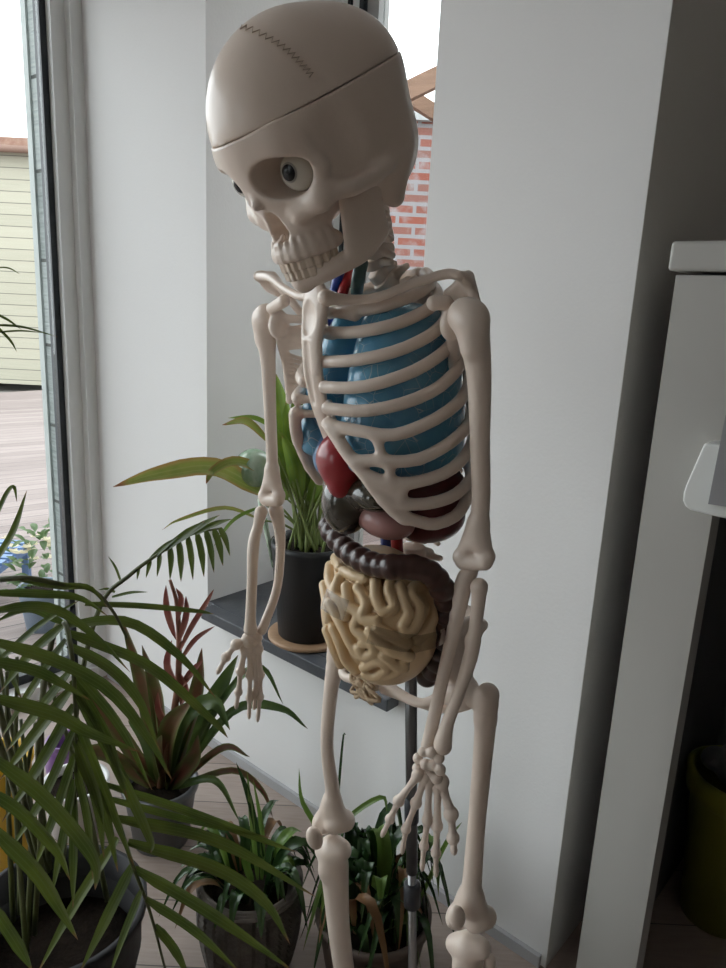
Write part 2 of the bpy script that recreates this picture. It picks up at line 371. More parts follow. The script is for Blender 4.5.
# window over the sill
mb = MB()
wbox(mb, OPL-.085, OPL, -DEP-.05, -DEP+.02, SILLZ, ST); wbox(mb, OPR, OPR+.03, -DEP-.05, -DEP+.02, SILLZ, ST)
wbox(mb, OPR+.03, OPL-.085, -DEP-.05, -DEP+.02, SILLZ, SILLZ+.06); wbox(mb, OPR+.03, OPL-.085, -DEP-.05, -DEP+.02, ST-.06, ST)
win = mb.build('window_1', WHITEF, smooth=False); setting(win)
mb = MB(); wbox(mb, OPL-.103, OPL-.085, -DEP-.03, -DEP+.028, SILLZ+.06, ST-.06); wbox(mb, OPL-.05, OPL-.035, -DEP+.02, -DEP+.028, SILLZ+.06, ST-.06); mb.build('gasket', BLACKR, win, False)
mb = MB(); wbox(mb, OPL-.15, OPL-.103, -DEP-.04, -DEP+.01, SILLZ+.06, ST-.06); mb.build('sash', mat('sash_grey', (.33, .33, .32), .4), win, False)
mb = MB(); wbox(mb, OPR+.03, OPL-.15, -DEP-.02, -DEP-.012, SILLZ+.06, ST-.06); mb.build('glass_pane', GLASS, win, False)
mb = MB(); wbox(mb, OPR+.0, OPL-.0, -DEP+.02, .0, SILLZ-.035, SILLZ); wbox(mb, OPR-.012, OPL-.03, 0.0005, .05, SILLZ-.036, SILLZ)
o = mb.build('trim_1', SLATE, smooth=False); setting(o)
bv = o.modifiers.new('bevel', 'BEVEL'); bv.width = .003; bv.segments = 2
# unseen window behind the camera, added for fill light
mb = MB(); 
for a in (.7, 1.44): wbox(mb, a, a+.06, 4.6, 4.68, .3, 2.4)
wbox(mb, .76, 1.44, 4.6, 4.68, .3, .36); wbox(mb, .76, 1.44, 4.6, 4.68, 2.34, 2.4)
fillwin = mb.build('fill_window', WHITEF, smooth=False); setting(fillwin)
mb = MB(); wbox(mb, .76, 1.44, 4.64, 4.648, .36, 2.34); mb.build('glass_pane', GLASS, fillwin, False)

# ------------------------------------------------------------------ outdoors
DECKM = bandmat('deck_boards', 'Y', .145, (.165, .13, .12), (.255, .21, .195), (.06, .055, .055), .05, .7, 8, (.5, 6, 1), radians(-38), .3)
SIDING = bandmat('shed_siding', 'Z', .165, (.335, .32, .25), (.385, .365, .29), (.13, .125, .1), .07, .7, 6, (.4, .4, 6), 0, .15)
SHAKE = bandmat('shake_cladding', 'Z', .3, (.15, .175, .17), (.34, .37, .36), (.06, .065, .06), .04, .8, 12, (.5, .5, 14), 0, .8)
BRICK = brickmat('garden_brick', (.30, .085, .055), (.25, .13, .11), (.30, .29, .30))
GROUND = mat('ground_gravel', (.2, .19, .17), .9, (.27, .25, .23), 8, .7)
TIMBER = mat('timber_brown', (.17, .1, .065), .7, (.25, .15, .1), 9, .6, .2, 40, stretch=(1, 1, 8))
mb = MB(); mb.box(V3(-18, -14, -.3), V3(36, 0, 0), V3(0, 40, 0), V3(0, 0, .1)); setting(mb.build('ground', GROUND, smooth=False))
mb = MB(); wbox(mb, TC+.2, TC+8.5, -6.5, 5, -.16, -.06); setting(mb.build('deck', DECKM, smooth=False))
# cladding beside the door, outside
mb = MB(); wbox(mb, TC+.145, TC+.235, -.6, .062, -.15, 2.7); setting(mb.build('wall_outside', SHAKE, smooth=False))
mb = MB(); wbox(mb, TC+.235, TC+.27, -.2, .07, -.15, 2.7); setting(mb.build('trim_2', mat('corner_post', (.38, .41, .4), .6, (.3, .33, .32), 12, .6), smooth=False))
# shed
q = PZ(37, 385, -.06); SY = q[1]; sh = thing('garden_shed', (q[0]-1.5, q[1]+1, -.06), 'pale yellow clapboard shed with brown roof edge across the deck', 'shed')
q0 = V3(q[0]+.25, q[1], -.06); ztop = P(20, 152, SY)[2]
mb = MB(); mb.box(q0+V3(-5.2, 0, 0), V3(5.2, 0, 0), V3(0, 2.5, 0), V3(0, 0, ztop+.06)); mb.build('wall', SIDING, sh, False)
mb = MB(); mb.box(V3(q0[0]-5.3, q0[1]-.16, ztop), V3(5.42, 0, 0), V3(0, 2.9, 0), V3(0, 0, .17)); mb.build('roof', mat('roof_edge', (.2, .1, .07), .8, (.3, .2, .15), 9), sh, False)
mb = MB(); mb.tube([(q0[0]-5.3, q0[1]-.22, ztop+.02), (q0[0]+.1, q0[1]-.22, ztop)], .05, 10); mb.build('gutter', mat('gutter_brown', (.2, .12, .09), .6), sh)
# brick wall seen through the back window
bw0 = P(436, 200, 5.0); bz = P(428, 124, 5.0)[2]
mb = MB(); mb.box(V3(-1.5, 4.95, -.2), V3(6, 0, 0), V3(0, .24, 0), V3(0, 0, bz+.2)); setting(mb.build('wall_garden', BRICK, smooth=False))
mb = MB(); mb.box(V3(-1.5, 4.9, bz), V3(6, 0, 0), V3(0, .34, 0), V3(0, 0, .07)); setting(mb.build('trim_3', mat('coping_stone', (.42, .44, .44), .8, (.3, .32, .32), 10), smooth=False))
pg = thing('pergola_beam', P(425, 85, 4.2), 'brown timber beam crossing high outside the back window, upper of two', 'beam', None)
mb = MB(); a = P(395, 96, 4.2); b = P(445, 72, 4.2); d = unit(b-a); mb.box(a-d*1.6-UZ*.05, d*4.2, V3(0, .07, 0), UZ*.1); mb.build('beam', TIMBER, pg, False)
mb = MB(); e = a-d*1.5; mb.box(V3(e[0], e[1], -.2), V3(.1, 0, 0), V3(0, .1, 0), V3(0, 0, e[2]+.2)); e = a+d*2.5; mb.box(V3(e[0]-.05, e[1], -.2), V3(.1, 0, 0), V3(0, .1, 0), V3(0, 0, e[2]+.2)); mb.build('post', TIMBER, pg, False)
pg2 = thing('pergola_beam', P(425, 100, 4.5), 'brown timber beam falling to the right outside the back window, lower of two', 'beam', None)
mb = MB(); a = P(405, 92, 4.5); b = P(440, 114, 4.5); d = unit(b-a); mb.box(a-d*.6-UZ*.045, d*1.6, V3(0, .07, 0), UZ*.085); mb.build('beam', TIMBER, pg2, False)
mb = MB(); e = a+d*.9; mb.box(V3(e[0], e[1], -.2), V3(.09, 0, 0), V3(0, .07, 0), V3(0, 0, e[2]+.18)); mb.build('post', TIMBER, pg2, False)

# ------------------------------------------------------------------ right: shelving unit, tray, bin
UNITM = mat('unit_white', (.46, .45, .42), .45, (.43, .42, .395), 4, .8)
USHADE = mat('unit_shade', (.11, .11, .11), .6)  # shade of the enclosed interior is put into this carcass colour
uq = P(676, 275, 1.33); UT, US = np.dot(uq-R0, WD), np.dot(uq-R0, WN); uz = uq[2]
un = thing('storage_unit', Wp(UT-.2, US-.2, 0), 'tall off white storage unit with overhanging top beside the white wall', 'cabinet')
uw = .122
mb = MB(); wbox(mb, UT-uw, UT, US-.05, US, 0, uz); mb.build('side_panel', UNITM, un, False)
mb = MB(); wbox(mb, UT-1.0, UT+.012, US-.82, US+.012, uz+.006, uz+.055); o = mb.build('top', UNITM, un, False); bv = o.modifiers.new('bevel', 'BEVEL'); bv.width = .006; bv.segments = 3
mb = MB(); wbox(mb, UT-1.0, UT-.01, US-.82, US-.80, 0, uz); wbox(mb, UT-.03, UT-.01, US-.8, US-.051, 0, uz); wbox(mb, UT-1.0, UT-.98, US-.8, US-.02, 0, uz); mb.build('carcass', USHADE, un, False)
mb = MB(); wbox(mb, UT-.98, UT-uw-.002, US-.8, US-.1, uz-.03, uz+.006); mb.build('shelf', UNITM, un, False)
ug = PP(721, 660, Wp(0, US-.72), WN); gt = np.dot(ug-R0, WD)
mb = MB(); wbox(mb, gt-.009, gt+.009, US-.73, US-.71, 0, uz-.03); mb.build('upright', mat('upright_green_grey', (.3, .31, .24), .5), un, False)
# rounded white tray clipped to the panel, with a grey board standing in it
def pu(x, y, s): return PP(x, y, Wp(0, s), WN)
S1 = US+.06
out = [(690, 482), (683.5, 492), (682.5, 500), (685, 507), (690, 511), (726, 519), (752, 525), (752, 440), (718, 443), (703, 443.5)]
out = [(704, 443), (716, 444.5), (745, 448), (745, 523), (726, 519), (705, 514.5), (690, 510.5), (685, 507), (682.5, 501), (683, 493), (686, 484)]
tr = tag(mesh_obj('tray', *(lambda v: (np.array(v), [tuple(range(11)), tuple(reversed(range(11, 22)))]+[(i, i+11, (i+1) % 11+11, (i+1) % 11) for i in range(11)]))([pu(x, y, S1) for x, y in out]+[pu(x, y, S1)-WN*.055 for x, y in out]), mat('tray_white', (.78, .8, .78), .35), un, False))
bv = tr.modifiers.new('bevel', 'BEVEL'); bv.width = .004; bv.segments = 3
pb = [(727, 413), (760, 416), (760, 527), (708, 502)]
pb = [(725.5, 415), (760, 418), (760, 512), (708, 504)]
mesh_obj('back_board', *(lambda v: (np.array(v), [(0, 1, 2, 3), (7, 6, 5, 4)]+[(i, i+4, (i+1) % 4+4, (i+1) % 4) for i in range(4)]))([pu(x, y, S1+.014) for x, y in pb]+[pu(x, y, S1+.0) for x, y in pb]), mat('board_grey', (.3, .3, .31), .5), un, False)
# green bin
bq = PP(742, 775, Wp(0, US-.5), WN); bh = bq[2]
bn = thing('waste_bin', (bq[0], bq[1], 0), 'dull yellow green plastic bin in the dark at the right edge', 'bin')
mb = MB(); mb.lathe((bq[0], bq[1], 0), [(.085, 0.002), (.108, bh-.065), (.114, bh-.06), (.120, bh-.055), (.126, bh), (.118, bh+.005), (.106, bh), (.103, bh-.08), (.08, .02)], 44); mb.build('body', mat('bin_green', (.26, .27, .03), .5, (.21, .22, .03), 6), bn)
f = SDF((bq[0]-.12, bq[1]-.12, bh-.12), (bq[0]+.12, bq[1]+.12, bh+.1), .005)
for i in range(7): f.ell((bq[0]+rng.uniform(-.05, .05), bq[1]+rng.uniform(-.05, .05), bh-.02+rng.uniform(0, .05)), (.04, .035, .03), k=.01)
tag(mesh_obj('bin_bag', *f.mesh(), mat('bag_grey', (.12, .12, .13), .4, (.2, .2, .2), 20, .6, .4, 80)), 'crumpled grey plastic bag inside the green bin', 'bag')

# ------------------------------------------------------------------ light
w = bpy.data.worlds.new('world'); SC.world = w; w.use_nodes = True
bg = w.node_tree.nodes['Background']; bg.inputs[0].default_value = (.92, .955, 1, 1); bg.inputs[1].default_value = 1.6
SC.view_settings.view_transform = 'Standard'; SC.view_settings.look = 'None'; SC.view_settings.gamma = 1; SC.view_settings.exposure = 1.34
SC.cycles.max_bounces = 10; SC.cycles.diffuse_bounces = 5; SC.cycles.transparent_max_bounces = 24
SC.cycles.use_denoising = True
# ================================================================== SKELETON
YAW = radians(213); BF_ = V3(cos(YAW), sin(YAW), 0); BL_ = V3(-sin(YAW), cos(YAW), 0); BO = V3(-.0095, .983, 0)
def B(l, f, z): return BO+BL_*l+BF_*f+UZ*z            # body frame: left, forward, height
def PF(x, y, f): return PP(x, y, BO+BF_*f, BF_)       # pixel on the plane 'f ahead of the body axis'
def PL(x, y, l): return PP(x, y, BO+BL_*l, BL_)
root = thing('anatomical_skeleton', B(0, -.17, 0), 'life size plastic teaching skeleton with coloured organs on a grey pole by the window', 'skeleton')

# rib cage surface -------------------------------------------------
CZ = [1.20, 1.24, 1.30, 1.36, 1.42, 1.46, 1.495, 1.53]
CA = [.135, .146, .150, .146, .128, .108, .082, .05]
CB = [.108, .116, .118, .113, .100, .086, .068, .05]
CF = [-.035, -.033, -.03, -.03, -.034, -.038, -.04, -.04]
def cage(th, z, k=1.):
    g = 1.
    if th < 0: w = np.clip((-th-1.0)/.9, 0, 1); g = np.interp(z, [1.24, 1.30, 1.36, 1.42, 1.46], [.52, .56, .74, .95, 1.08]); g = g+(1-g)*w*w*(3-2*w)
    a, b, f0 = np.interp(z, CZ, CA)*k, np.interp(z, CZ, CB)*k, np.interp(z, CZ, CF)
    return B(a*g*sin(th), f0+b*cos(th), z)
def cage_hit(x, y):
    d = ray(x, y); d = d/d[1]; best = None
    for Y in np.arange(.62, 1.3, .0015):
        q = CAM+d*Y; r = q-BO; l, f, z = r@BL_, r@BF_, q[2]
        a, b, f0 = np.interp(z, CZ, CA), np.interp(z, CZ, CB), np.interp(z, CZ, CF)
        e = (l/a)**2+((f-f0)/b)**2
        if best is None or e < best[0]: best = (e, l, f-f0, z, a, b)
        if e <= 1: break
    e, l, f, z, a, b = best
    return math.atan2(l/a, f/b), z
RIBS = [[(331, 313), (352, 311), (376, 308), (404, 299)],
        [(328, 333), (357, 332), (392, 325), (419, 314)],
        [(325, 362), (357, 360), (396, 351), (427, 337)],
        [(325, 387), (361, 387), (404, 375), (434, 359)],
        [(328, 408), (361, 411), (400, 404), (434, 390), (448, 379)],
        [(334, 426), (361, 431), (392, 435), (423, 425), (454, 406)],
        [(358, 461), (371, 460), (384, 461), (415, 460), (440, 449), (459, 435)],
        [(372, 477), (388, 482), (411, 483), (446, 472), (463, 458)],
        [(384, 498), (400, 503), (423, 504), (450, 497), (466, 485)],
        [(404, 517), (418, 521), (434, 524), (456, 515), (466, 501)]]
MARG = [(328, 424), (337, 437), (346, 451), (356, 464), (365, 475), (375, 489), (385, 501), (395, 512), (404, 518)]
def ribcurve(tr, n=26):
    tz = [cage_hit(*q) for q in tr]; th = np.array([a for a, _ in tz]); zz = np.array([b for _, b in tz])
    for i in range(1, len(th)): th[i] = max(th[i], th[i-1]+.02)
    te, ze = th[-1], zz[-1]; sl = np.clip((zz[-1]-zz[-2])/(th[-1]-th[-2]), .02, .1)
    ex = np.linspace(te, 3.0, 9)[1:]
    th2 = np.concatenate([th, ex]); z2 = np.concatenate([zz, ze+sl*(ex-te)*(1-.25*(ex-te)/2)])
    return th2, z2
RC = [ribcurve(t) for t in RIBS]
f = SDF(B(0, -.03, 1.36)-V3(.2, .2, .18), B(0, -.03, 1.36)+V3(.2, .2, .2), .0024)
FLATR = .62
for (th, zz) in RC:
    for sg in (1, -1):
        u = np.linspace(0, len(th)-1, 30); sp = spline(np.stack([th, zz, 0*th], 1), 30)
        pts = [cage(sg*a, b) for a, b, _ in sp]
        f.chain(pts, .0078, .003)
mg = [cage_hit(*q) for q in MARG]
for sg in (1, -1): f.chain([cage(sg*a, b) for a, b in mg], np.linspace(.0085, .0078, len(mg)), .006, n=24)
for br in ([(383, 485), (390, 489), (398, 494)], [(376, 438), (380, 449), (383, 460)], [(388, 462), (390, 472), (391, 482)], [(404, 484), (402, 494), (401, 503)]):
    bb = [cage_hit(*q) for q in br]
    for sg in (1, -1): f.chain([cage(sg*a, b) for a, b in bb], .006, .006)
# sternum
zt, zb = 1.497, 1.335
st = [PL(316, 302, 0), PL(311.5, 338, 0), PL(313, 372, 0), PL(319, 402, 0), PL(327, 440, 0)]
zs = [q[2] for q in st]
for sg in (1, -1):
    for (th, zz) in RC[:6]:
        p0 = cage(sg*th[0], zz[0]); zc = zz[0]+.002
        k = np.interp(-zc, [-q for q in zs], range(5)); i = min(int(k), 3); c = st[i]+(st[i+1]-st[i])*(k-i)
        f.cap(p0, c+BL_*.016*sg-BF_*.006, .0062, .005, .004)
ribm = f
o = mesh_obj('rib_cage', *f.mesh(), BONE, root)
f = sdf_for(st, .04, .0016)
for i in range(4):
    wv = [.0275, .021, .0195, .0175, .006]
    n = 7
    for j in range(n):
        a = st[i]+(st[i+1]-st[i])*j/n; b = st[i]+(st[i+1]-st[i])*(j+1)/n
        w0 = wv[i]+(wv[i+1]-wv[i])*j/n; w1 = wv[i]+(wv[i+1]-wv[i])*(j+1)/n
        f.cap(a, b, w0, w1, .003, 'add', (BF_, .38))
c1 = st[0]*.45+st[1]*.55
f.ell(st[0]*.55+st[1]*.45+BF_*.010, (.0185, .007, .022), (BL_, BF_, UZ), .003, 'sub')
c2 = (st[1]*.4+st[2]*.6); f.chain([st[1]*.75+st[2]*.25+BF_*.012, st[2]+BF_*.011, st[3]+BF_*.0105], [.009, .0095, .006], .003, 'sub', (BF_, .75))
f.cap(st[1]-BL_*.03+BF_*.0085, st[1]+BL_*.03+BF_*.0085, .0016, k=.001, op='sub')
mesh_obj('sternum', *f.mesh(), BONE, root)

# spine ------------------------------------------------------------
SKY, SKP, SKR = radians(221.3), radians(22.5), radians(4.0); SKS = 1.05; SKO = V3(-.066, .905, 1.682)
def skrot(y, p, r):
    ff = V3(cos(y), sin(y), 0); l = V3(-sin(y), cos(y), 0)
    f2 = ff*cos(p)-UZ*sin(p); u2 = UZ*cos(p)+ff*sin(p)
    return np.stack([l*cos(r)+u2*sin(r), f2, u2*cos(r)-l*sin(r)], 1)
SKM = skrot(SKY, SKP, SKR)
def K(x, y, z): return SKO+SKS*SKM@V3(x, y, z)
sp = [K(0, -.03, -.07), P(372, 245, .985), P(375, 272, 1.005), B(0, -.095, 1.47), B(0, -.125, 1.38), B(0, -.13, 1.28), B(0, -.11, 1.18), PF(412, 555, -.10), B(0, -.11, 1.06)]
sps = spline(sp, 200); sl = np.concatenate([[0], np.cumsum(np.linalg.norm(np.diff(sps, axis=0), axis=1))])
def vertebra_mesh(r, h, spl, wing):
    f = SDF((-.05, -.07, -.03), (.05, .03, .03), .0018)
    f.cap((0, 0, -h*.5), (0, 0, h*.5), r*.86, k=.002); f.cap((0, 0, -h*.42), (0, 0, -h*.5), r, k=.003); f.cap((0, 0, h*.42), (0, 0, h*.5), r, k=.003)
    f.plane((0, 0, h*.62), (0, 0, 1)); f.plane((0, 0, -h*.62), (0, 0, -1))
    f.cap((0, -r, .0), (0, -r-.012, -.002), .011, .008, .004); f.cap((0, -r-.01, -.002), (0, -r-spl, -.01), .005, .0045, .004)
    for s in (1, -1): f.cap((s*r*.5, -r*.8, 0), (s*wing, -r-.006, .002), .006, .0045, .004)
    return f.mesh()
vm = [vertebra_mesh(.0115, .012, .016, .022), vertebra_mesh(.0145, .017, .028, .026), vertebra_mesh(.0195, .022, .026, .034)]
vme = []
for vv, ff in vm:
    me = bpy.data.meshes.new('vertebra'); me.from_pydata(vv.tolist(), [], ff.tolist()); me.materials.append(BONE)
    me.polygons.foreach_set('use_smooth', [True]*len(me.polygons)); vme.append(me)
d = .012; i = 0
while d < sl[-1]-.01:
    kind = 0 if i < 7 else (1 if i < 19 else 2)
    k = np.searchsorted(sl, d); c = sps[k]; t = unit(sps[max(k-1, 0)]-sps[min(k+1, 199)])
    y = unit(BF_-t*(BF_@t)); x = np.cross(y, t)
    o = bpy.data.objects.new('vertebra', vme[kind]); COL.objects.link(o); o.parent = root
    o.matrix_local = Matrix(((x[0], y[0], t[0], c[0]-WLOC[root.name][0]), (x[1], y[1], t[1], c[1]-WLOC[root.name][1]), (x[2], y[2], t[2], c[2]), (0, 0, 0, 1)))
    d += (.0195, .0235, .034)[kind]*(1. if kind else .92); i += 1
ROD = mat('rod_black', (.02, .02, .022), .3)
f = None

# skull -------------------------------------------------------------
def mk(fld): 
    v, ff = fld.mesh(); return SKO+SKS*(v@SKM.T), ff
CR_C = V3(0, .011, .016); CR_R = V3(.090, .1145, .104)
# the saw cut of the skull cap, from three points on the cranium
def khit(x, y):
    dd = SKM.T@ray(x, y); oo = SKM.T@(CAM-SKO)/SKS; a = dd/CR_R; b = (oo-CR_C)/CR_R
    A, Bq, Cq = a@a, 2*a@b, b@b-1; D = max(Bq*Bq-4*A*Cq, 0); return oo+dd*(-Bq-sqrt(D))/(2*A)
h1, h2, h3 = khit(236, 138), khit(300, 114), khit(380, 62)
CN = unit(np.cross(V3(1, 0, 0), h3-h1)); CN = CN if CN[2] > 0 else -CN
CP = (h1+h2+h3)/3
f = SDF((-.11, -.155, -.19), (.11, .135, .13), .0017)
f.ell(CR_C, CR_R, k=0)
f.ell((0, -.032, -.03), (.077, .068, .062), k=.03)                       # occiput
f.ell((0, -.036, .044), (.076, .071, .066), k=.02)
f.plane(CP, CN)
f.cap((-.045, .087, -.001), (.045, .087, -.001), .012, k=.025)             # brow
f.cap((-.058, .078, -.002), (-.034, .092, .0), .0085, k=.012); f.cap((.058, .078, -.002), (.034, .092, .0), .0085, k=.012)
f.ell((0, .066, -.035), (.05, .035, .04), k=.02)
f.ell((0, .064, -.08), (.037, .033, .038), k=.015)                     # maxilla
f.chain([(.033, .05, -.103), (.029, .074, -.103), (.016, .091, -.103), (0, .096, -.103), (-.016, .091, -.103), (-.029, .074, -.103), (-.033, .05, -.103)], .0095, .01)
for s in (1, -1):
    f.ell((s*.102, .056, -.024), (.026, .036, .045), k=.015, op='sub')    # temple
    f.cap((s*.060, .082, .002), (s*.066, .068, -.03), .0075, .0075, .008)
    f.cap((s*.066, .068, -.03), (s*.058, .072, -.058), .008, .012, .008)
    f.cap((s*.058, .072, -.058), (s*.034, .083, -.066), .011, .01, .01)
    f.chain([(s*.062, .066, -.054), (s*.074, .042, -.058), (s*.080, .016, -.056), (s*.078, -.006, -.05), (s*.072, -.025, -.042)], [.010, .0092, .0085, .0085, .008], .008)
    f.cap((s*.062, -.036, -.04), (s*.058, -.024, -.084), .018, .011, .015)   # mastoid
    f.ell((s*.088, -.022, -.052), .0055, k=.004, op='sub')
f.plane((0, -.05, -.092), unit((0, .05, -1)))if False else None
f.ell((0, .0, -.115), (.036, .06, .045), k=.02, op='sub')
for s in (1, -1):
    Ro = (unit((1, s*-.25, 0)), unit((s*.25, 1, 0)), (0, 0, 1))
    f.ell((s*.0385, .088, -.028 if s > 0 else -.0235), (.0265, .042, .022), Ro, .004, 'sub')
f.chain([(0, .090, -.008), (0, .1, -.03), (0, .109, -.047)], [.0085, .0072, .006], .005)
f.ell((0, .106, -.074), (.0125, .045, .017), k=.004, op='sub'); f.ell((.0075, .106, -.081), (.008, .045, .009), k=.003, op='sub'); f.ell((-.0075, .106, -.081), (.008, .045, .009), k=.003, op='sub')
f.cap((0, .09, -.085), (0, .1, -.092), .003, k=.004)
def arc(t, z, a=.0335, y0=.052, b=.045): return V3(a*sin(t), y0+b*cos(t), z)
for i in range(14):
    t = (i-6.5)*.222; f.cap(arc(t, -.107, .0385, .052, .05), arc(t, -.09, .036, .052, .049), .0036, .002, .004)
sk = mesh_obj('skull', *mk(f), BONE, root)
def teeth(z, a, y0, b, wf, wb, hh, name, par):
    f = SDF((-.06, .02, z-.02), (.06, .12, z+.02), .0012)
    for i in range(14):
        t = (i-6.5)*.222; c = arc(t, z, a, y0, b); r = (unit((cos(t), -sin(t), 0)), unit((sin(t), cos(t), 0)), (0, 0, 1))
        f.box(c, (wf if 4 <= i <= 9 else wb, .0044, hh), .0021, r, .0006)
    return mesh_obj(name, *mk(f), TEETH, par)
TEETH = mat('teeth_ivory', (.78, .66, .55), .3, (.72, .6, .48), 30, .6, coat=.2)
teeth(-.1135, .0335, .052, .045, .0036, .0040, .0085, 'upper_teeth', sk)
# cap
f = SDF((-.11, -.155, -.04), (.11, .14, .13), .0015)
f.ell(CR_C, CR_R-.0012, k=0); f.ell((0, -.036, .044), (.0748, .0698, .0648), k=.02); f.ell((0, -.032, -.03), (.0758, .0668, .0608), k=.03); f.plane(CP+CN*.0007, -CN)
zz = [khit(x, y) for x, y in ((240, 27), (262, 34), (284, 47), (300, 62), (312, 76))]
su = spline(zz, 30); rs = np.random.default_rng(3)
zg = [q/1+(V3(0, 1, 0)*.0036*(1 if i % 2 else -1)) for i, q in enumerate(su)]
zg = [CR_C+(q-CR_C)/np.linalg.norm((q-CR_C)/CR_R)*1.0 for q in zg]
mesh_obj('skull_cap', *mk(f), BONE, sk)
mb = MB(); mb.tube([SKO+SKS*SKM@(CR_C+(q-CR_C)*1.0005) for q in zg], .0006, 6); mb.build('suture_line', mat('suture_brown', (.50, .40, .32), .6), sk, False)  # suture pattern as a thin tube in darker bone colour
# jaw
f = SDF((-.09, -.06, -.19), (.09, .12, -.02), .0016)
f.chain([(.052, .004, -.112), (.046, .03, -.126), (.036, .058, -.130), (.02, .075, -.133), (0, .081, -.134), (-.02, .075, -.133), (-.036, .058, -.130), (-.046, .03, -.126), (-.052, .004, -.112)], [.009, .0095, .0095, .010, .0115, .010, .0095, .0095, .009], .008, n=40)
f.chain([(.046, .03, -.122), (.034, .058, -.127), (.018, .079, -.129), (0, .086, -.13), (-.018, .079, -.129), (-.034, .058, -.127), (-.046, .03, -.122)], .0078, .006, n=30)
f.cap((0, .085, -.138), (0, .083, -.135), .009, k=.01)
for s in (1, -1):
    X = V3(s, 0, 0)
    for a, b, r1, r2 in (((.053, .004, -.106), (.058, .002, -.06), .012, .0095), ((.051, .022, -.110), (.056, .018, -.068), .015, .013), ((.049, .038, -.114), (.055, .036, -.07), .015, .012), ((.058, .0, -.062), (.061, -.004, -.046), .009, .008), ((.055, .032, -.075), (.057, .036, -.055), .008, .005)):
        f.cap((s*a[0], a[1], a[2]), (s*b[0], b[1], b[2]), r1, r2, .007, 'add', (X, .5))
mesh_obj('jaw', *mk(f), BONE, sk)
teeth(-.1245, .0325, .052, .0435, .0033, .0040, .0072, 'lower_teeth', sk)
# eyeballs with dark iris
EYEW = mat('eye_white', (.66, .63, .56), .2, coat=.5); EYEB = mat('eye_black', (.004, .004, .005), .25, spec=.3); EYEG = mat('eye_ring', (.30, .29, .26), .3)
for s in (1, -1):
    c = V3(s*.040, .073 if s > 0 else .081, -.028 if s > 0 else -.0225); r = .0195; 
    dd_ = SKM.T@ray(*((288, 173) if s > 0 else (239, 186))); oo_ = SKM.T@(CAM-SKO)/SKS-c; A_, B_, C_ = dd_@dd_, 2*dd_@oo_, oo_@oo_-r*r; D_ = max(B_*B_-4*A_*C_, 0)
    g = unit(oo_+dd_*(-B_-sqrt(D_))/(2*A_)); a = unit(np.cross(g, (0, 0, 1))); b = np.cross(a, g)
    v = []; fc = []; mi = []; nr, ns = 28, 36
    ths = np.concatenate([np.linspace(0, .40, 5), [.41, .50, .52], np.linspace(.56, pi, nr-8)])
    for i, t in enumerate(ths):
        rr = r*(1.03 if t < .51 else 1)
        for k in range(ns): p_ = 2*pi*k/ns; q = c+rr*(g*cos(t)+sin(t)*(a*cos(p_)+b*sin(p_))); v.append(SKO+SKS*SKM@q)
    for i in range(len(ths)-1):
        for k in range(ns): fc.append((i*ns+k, (i+1)*ns+k, (i+1)*ns+(k+1) % ns, i*ns+(k+1) % ns)); mi.append(1 if ths[i+1] <= .405 else (2 if ths[i+1] <= .51 else 0)) 
    e = mesh_obj('eyeball', v, fc, [EYEW, EYEB, EYEG], sk, True, None, mi); e['label'] = 'glossy off white eyeball with black pupil'

# shoulder girdle ----------------------------------------------------
Ysl, Ysr = .84, 1.14
shl, shr = P(470, 320, Ysl), P(266, 320, Ysr)
def bone(name, fn, pts, pad=.05, h=.0018, parent=None):
    f = sdf_for(pts, pad, h); fn(f); return mesh_obj(name, *f.mesh(), BONE, root if parent is None else parent)
acl = P(460, 276, .885); st0 = st[0]
cl = [st0+BL_*.022+UZ*.006, P(350, 300, .925), P(378, 297, .915), P(415, 283, .91), P(446, 274, .90), acl]
bone('clavicle', lambda f: (f.chain(cl, [.0085, .0065, .0058, .0058, .0062, .006], .004, n=30), f.ell(cl[0]+BL_*.004, .0095, k=.005)), cl)
acr = P(258, 276, 1.155)
cr = [st0-BL_*.02+UZ*.006, P(312, 297, 1.0), P(299, 296, 1.03), P(284, 288, 1.07), P(271, 278, 1.11), acr]
bone('clavicle', lambda f: f.chain(cr, [.0085, .0062, .0058, .0056, .006, .006], .004, n=30), cr)
def scap(sg, sh, ac, ia, cor, blade=None):
    gl = sh-BL_*sg*.035-BF_*.004-UZ*.006
    sup = gl-BL_*sg*.055-BF_*.055+UZ*.012; med = gl-BL_*sg*.072-BF_*.075-UZ*.02
    nb = unit(np.cross(sup-gl, ia-gl))
    pts = [sh, ac, ia, sup, med, cor]
    def fn(f):
        f.ell(gl, (.012, .016, .02), (BL_, BF_, UZ), .006)
        f.chain([gl, (gl+ia)/2-BF_*.004, ia], [.010, .006, .006], .005)
        f.chain([ia, (ia+med)/2, med, sup, gl+UZ*.01], [.006, .004, .004, .004, .007], .005)
        for u in np.linspace(.05, .95, 16):
            a = gl+(ia-gl)*u; m = med+(ia-med)*u if u > .3 else sup+(med-sup)*u/.3
            f.cap(a, m, .0032, .0032, .006)
        f.chain([med+UZ*.0, gl-BF_*.035+UZ*.02, ac-BL_*sg*.01-BF_*.02] + ([ac] if blade is None else [blade[3]]), [.005, .006, .008, .007], .006)
        if blade is not None: f.chain(blade, [.007, .011, .012, .010], .004, 'add', (unit(ray(465, 285)*.5+UZ*.2+V3(.6, 0, 0)), .35), n=12)
        else: f.chain([ac-BF_*.004, ac-BF_*.022-UZ*.012+BL_*.0, ac-BF_*.03-UZ*.022-BL_*sg*.012], [.008, .013, .008], .005, 'add', (unit(BL_*sg+UZ*.5), .4), n=8)
        f.chain([gl+UZ*.016, gl+BF_*.012+UZ*.024, cor], [.008, .008, .009], .006)
    return bone('scapula', fn, pts, .04, .002)
